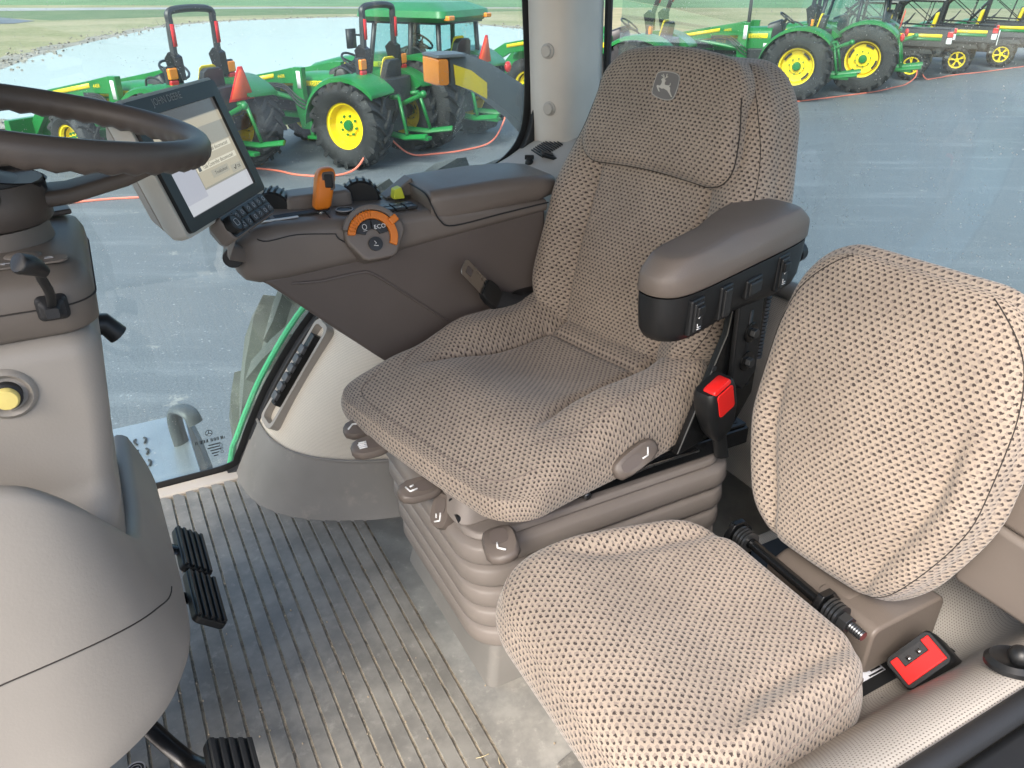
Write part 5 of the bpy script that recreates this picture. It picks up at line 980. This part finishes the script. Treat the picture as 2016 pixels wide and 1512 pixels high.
# tower and shrouds
tower = T('column_tower', MB().loft([ringxy(0.082, .55, -1.37, -.985, .35, .06, 8), ringxy(0.084, .55, -1.37, -.975, .50, .06, 8), ringxy(0.084, .55, -1.365, -.975, .560, .06, 8), ringxy(0.072, .55, -1.365, -.995, .598, .05, 8), ringxy(0.074, .55, -1.36, -1.022, .618, .035, 8), ringxy(0.072, .55, -1.36, -1.03, .640, .03, 8), ringxy(0.058, .55, -1.36, -1.03, .72, .03, 8), ringxy(0.046, .55, -1.357, -1.03, .815, .035, 8), ringxy(0.048, .55, -1.355, -1.034, .832, .035, 8), ringxy(0.058, .55, -1.345, -1.046, .845, .035, 8)]), 'taupe', smooth=60)
T('tower_screw', MB().revolve([(.010, 0), (.010, .003), (.006, .004), (0, .002)], (.118, -1.060, .844), (0, 0, 1), 16), 'bolt', tower)
T('tilt_lever', MB().tube([(.10, -1.30, .762), (.045, -1.30, .752), (.030, -1.30, .730)], [.016, .018, .017], 12), 'black')
yb = V(.161, -1.028, .787); T('button_cup', MB().revolve([(.034, -.004), (.033, .003), (.028, .007), (.023, .003), (.022, -.004)], yb - V(0, .002, 0), (0, 1, 0), 32), 'taupe', tower, smooth=60)
T('button_ring', MB().revolve([(.017, -.005), (.0175, .008), (.0145, .011), (.014, .008)], yb, (0, 1, 0), 28), 'rubber', tower); T('yellow_button', MB().revolve([(.0142, .0), (.0142, .015), (.012, .018), (0, .0185)], yb, (0, 1, 0), 28), 'yellow_button', tower, smooth=50)
# cowl: a curved shell round the foot of the tower, bulging, with a rolled upper rim
cpb = smoothpath([(.70, -.80, .29), (.45, -.80, .29), (.28, -.815, .295), (.17, -.835, .305), (.09, -.88, .32), (.05, -.93, .338), (.031, -.985, .35), (.028, -1.10, .355), (.03, -1.2, .355), (.035, -1.42, .355)], 6)
cpt = smoothpath([(.70, -.87, .70), (.45, -.878, .718), (.28, -.888, .722), (.17, -.90, .708), (.115, -.925, .655), (.085, -.975, .580), (.066, -1.05, .500), (.062, -1.12, .478), (.06, -1.2, .47), (.06, -1.42, .47)], 6)
cp = cpb
def cowl(u, v):
    i = min(int(round(u * (len(cpb) - 1))), len(cpb) - 1); b, t_ = cpb[i], cpt[i]
    d = (cpb[min(i + 1, len(cpb) - 1)] - cpb[max(i - 1, 0)]).normalized(); n = V(d.y, -d.x, 0) * -1
    if n.x > 0 or (abs(n.x) < .2 and n.y < 0): n = -n
    if v <= .75:
        t = v / .75; return b.lerp(t_, t) + n * (.004 * math.sin(math.pi * t) - .30 * max(0, .06 - t) ** 1.5)
    t = (v - .75) / .25; a = min(t * 2, 1) * math.pi / 2; return t_ - n * (.024 * (1 - math.cos(a)) + .05 * max(0, t - .5)) + V(0, 0, .018 * math.sin(a) - .07 * max(0, t - .5))
mb = MB().grid(cowl, len(cp) - 1, 28); cw_o = T('column_cowl', mb, 'taupe', smooth=80)
cs = [cowl(u / 60, .75 * f) for u, f in [(i, .46 + .02 * math.sin(i * .05)) for i in range(0, 42)]]
T('cowl_joint', MB().tube(cs, .0012, 6), 'seam_dark', cw_o)
T('cowl_underside', MB().loft([[p + V(.03, -.02, .015) for p in cpb], [V(.70, -1.1, .33) + V(0, i * .0001, 0) for i in range(len(cpb))]], cap=False, closed=False), 'black')

# ================================================================== PEDALS
def pad_pedal(label, c, hx_, hy_, tilt, mat_rib, arm_pts, name='brake_pedal', ribs=5, grp=None):
    c = Vector(c); t = thing(name, label, 'pedal', (c.x, c.y, 0), grp); n = V(-math.sin(tilt), 0, math.cos(tilt)); ux = V(math.cos(tilt), 0, math.sin(tilt)); uy = V(0, 1, 0)
    part('pedal_pad', MB().loft([[c + ux * a * k + uy * b * k + n * z for a, b in rr(hx_, hy_, .012)] for z, k in ((-.012, .92), (-.008, 1), (.006, 1))]), 'black', t, bevel=.002)
    for i in range(ribs): part('pedal_rib', MB().obox(c + ux * hx_ * (-.8 + 1.6 * i / (ribs - 1)) + n * .008, ux * hx_ * .11, uy * hy_ * .93, n * .004), mat_rib, t, bevel=.0015)
    part('pedal_arm', MB().tube(smoothpath(arm_pts, 5), .015, 8, flat=.5, up=(0, 0, 1)), 'black_metal', t); return t
pad_pedal('black ribbed brake pedal farther from the doorway, next to its twin', (.004, -1.456, .150), .034, .074, .75, 'black', [(.03, -1.45, .17), (.10, -1.45, .22), (.2, -1.4, .36)])
pad_pedal('black ribbed brake pedal nearer to the doorway, below its twin', (.002, -1.302, .146), .034, .075, .75, 'black', [(.03, -1.31, .15), (.10, -1.31, .22), (.2, -1.31, .36)])
pad_pedal('muddy ribbed clutch pedal on a curved black arm beneath the column', (.020, -.895, .140), .040, .058, .55, 'rubber', [(.045, -.92, .13), (.075, -.95, .12), (.10, -.98, .135), (.15, -1.04, .19), (.23, -1.08, .32)], 'clutch_pedal')
fb = thing('foot_switch', 'small round black foot switch with grey icon on the floor', 'foot switch', (.165, -1.01, .0)); part('switch_body', MB().revolve([(.020, 0), (.018, .05), (.0165, .085), (.015, .09), (0, .09)], (.165, -1.01, 0), (0, 0, 1), 24), 'black', fb)
part('switch_ring', MB().tube([(.165 + .0145 * math.cos(a), -1.01 + .0145 * math.sin(a), .0905) for a in [i * math.pi / 12 for i in range(24)]], .0012, 5, True).tube([(.165 + .009 * math.cos(a), -1.01 + .009 * math.sin(a), .0905) for a in [i * math.pi / 10 for i in range(20)]], .0007, 4, True).tube([(.160, -1.012, .0905), (.170, -1.012, .0905)], .0012, 4), 'icon', fb)
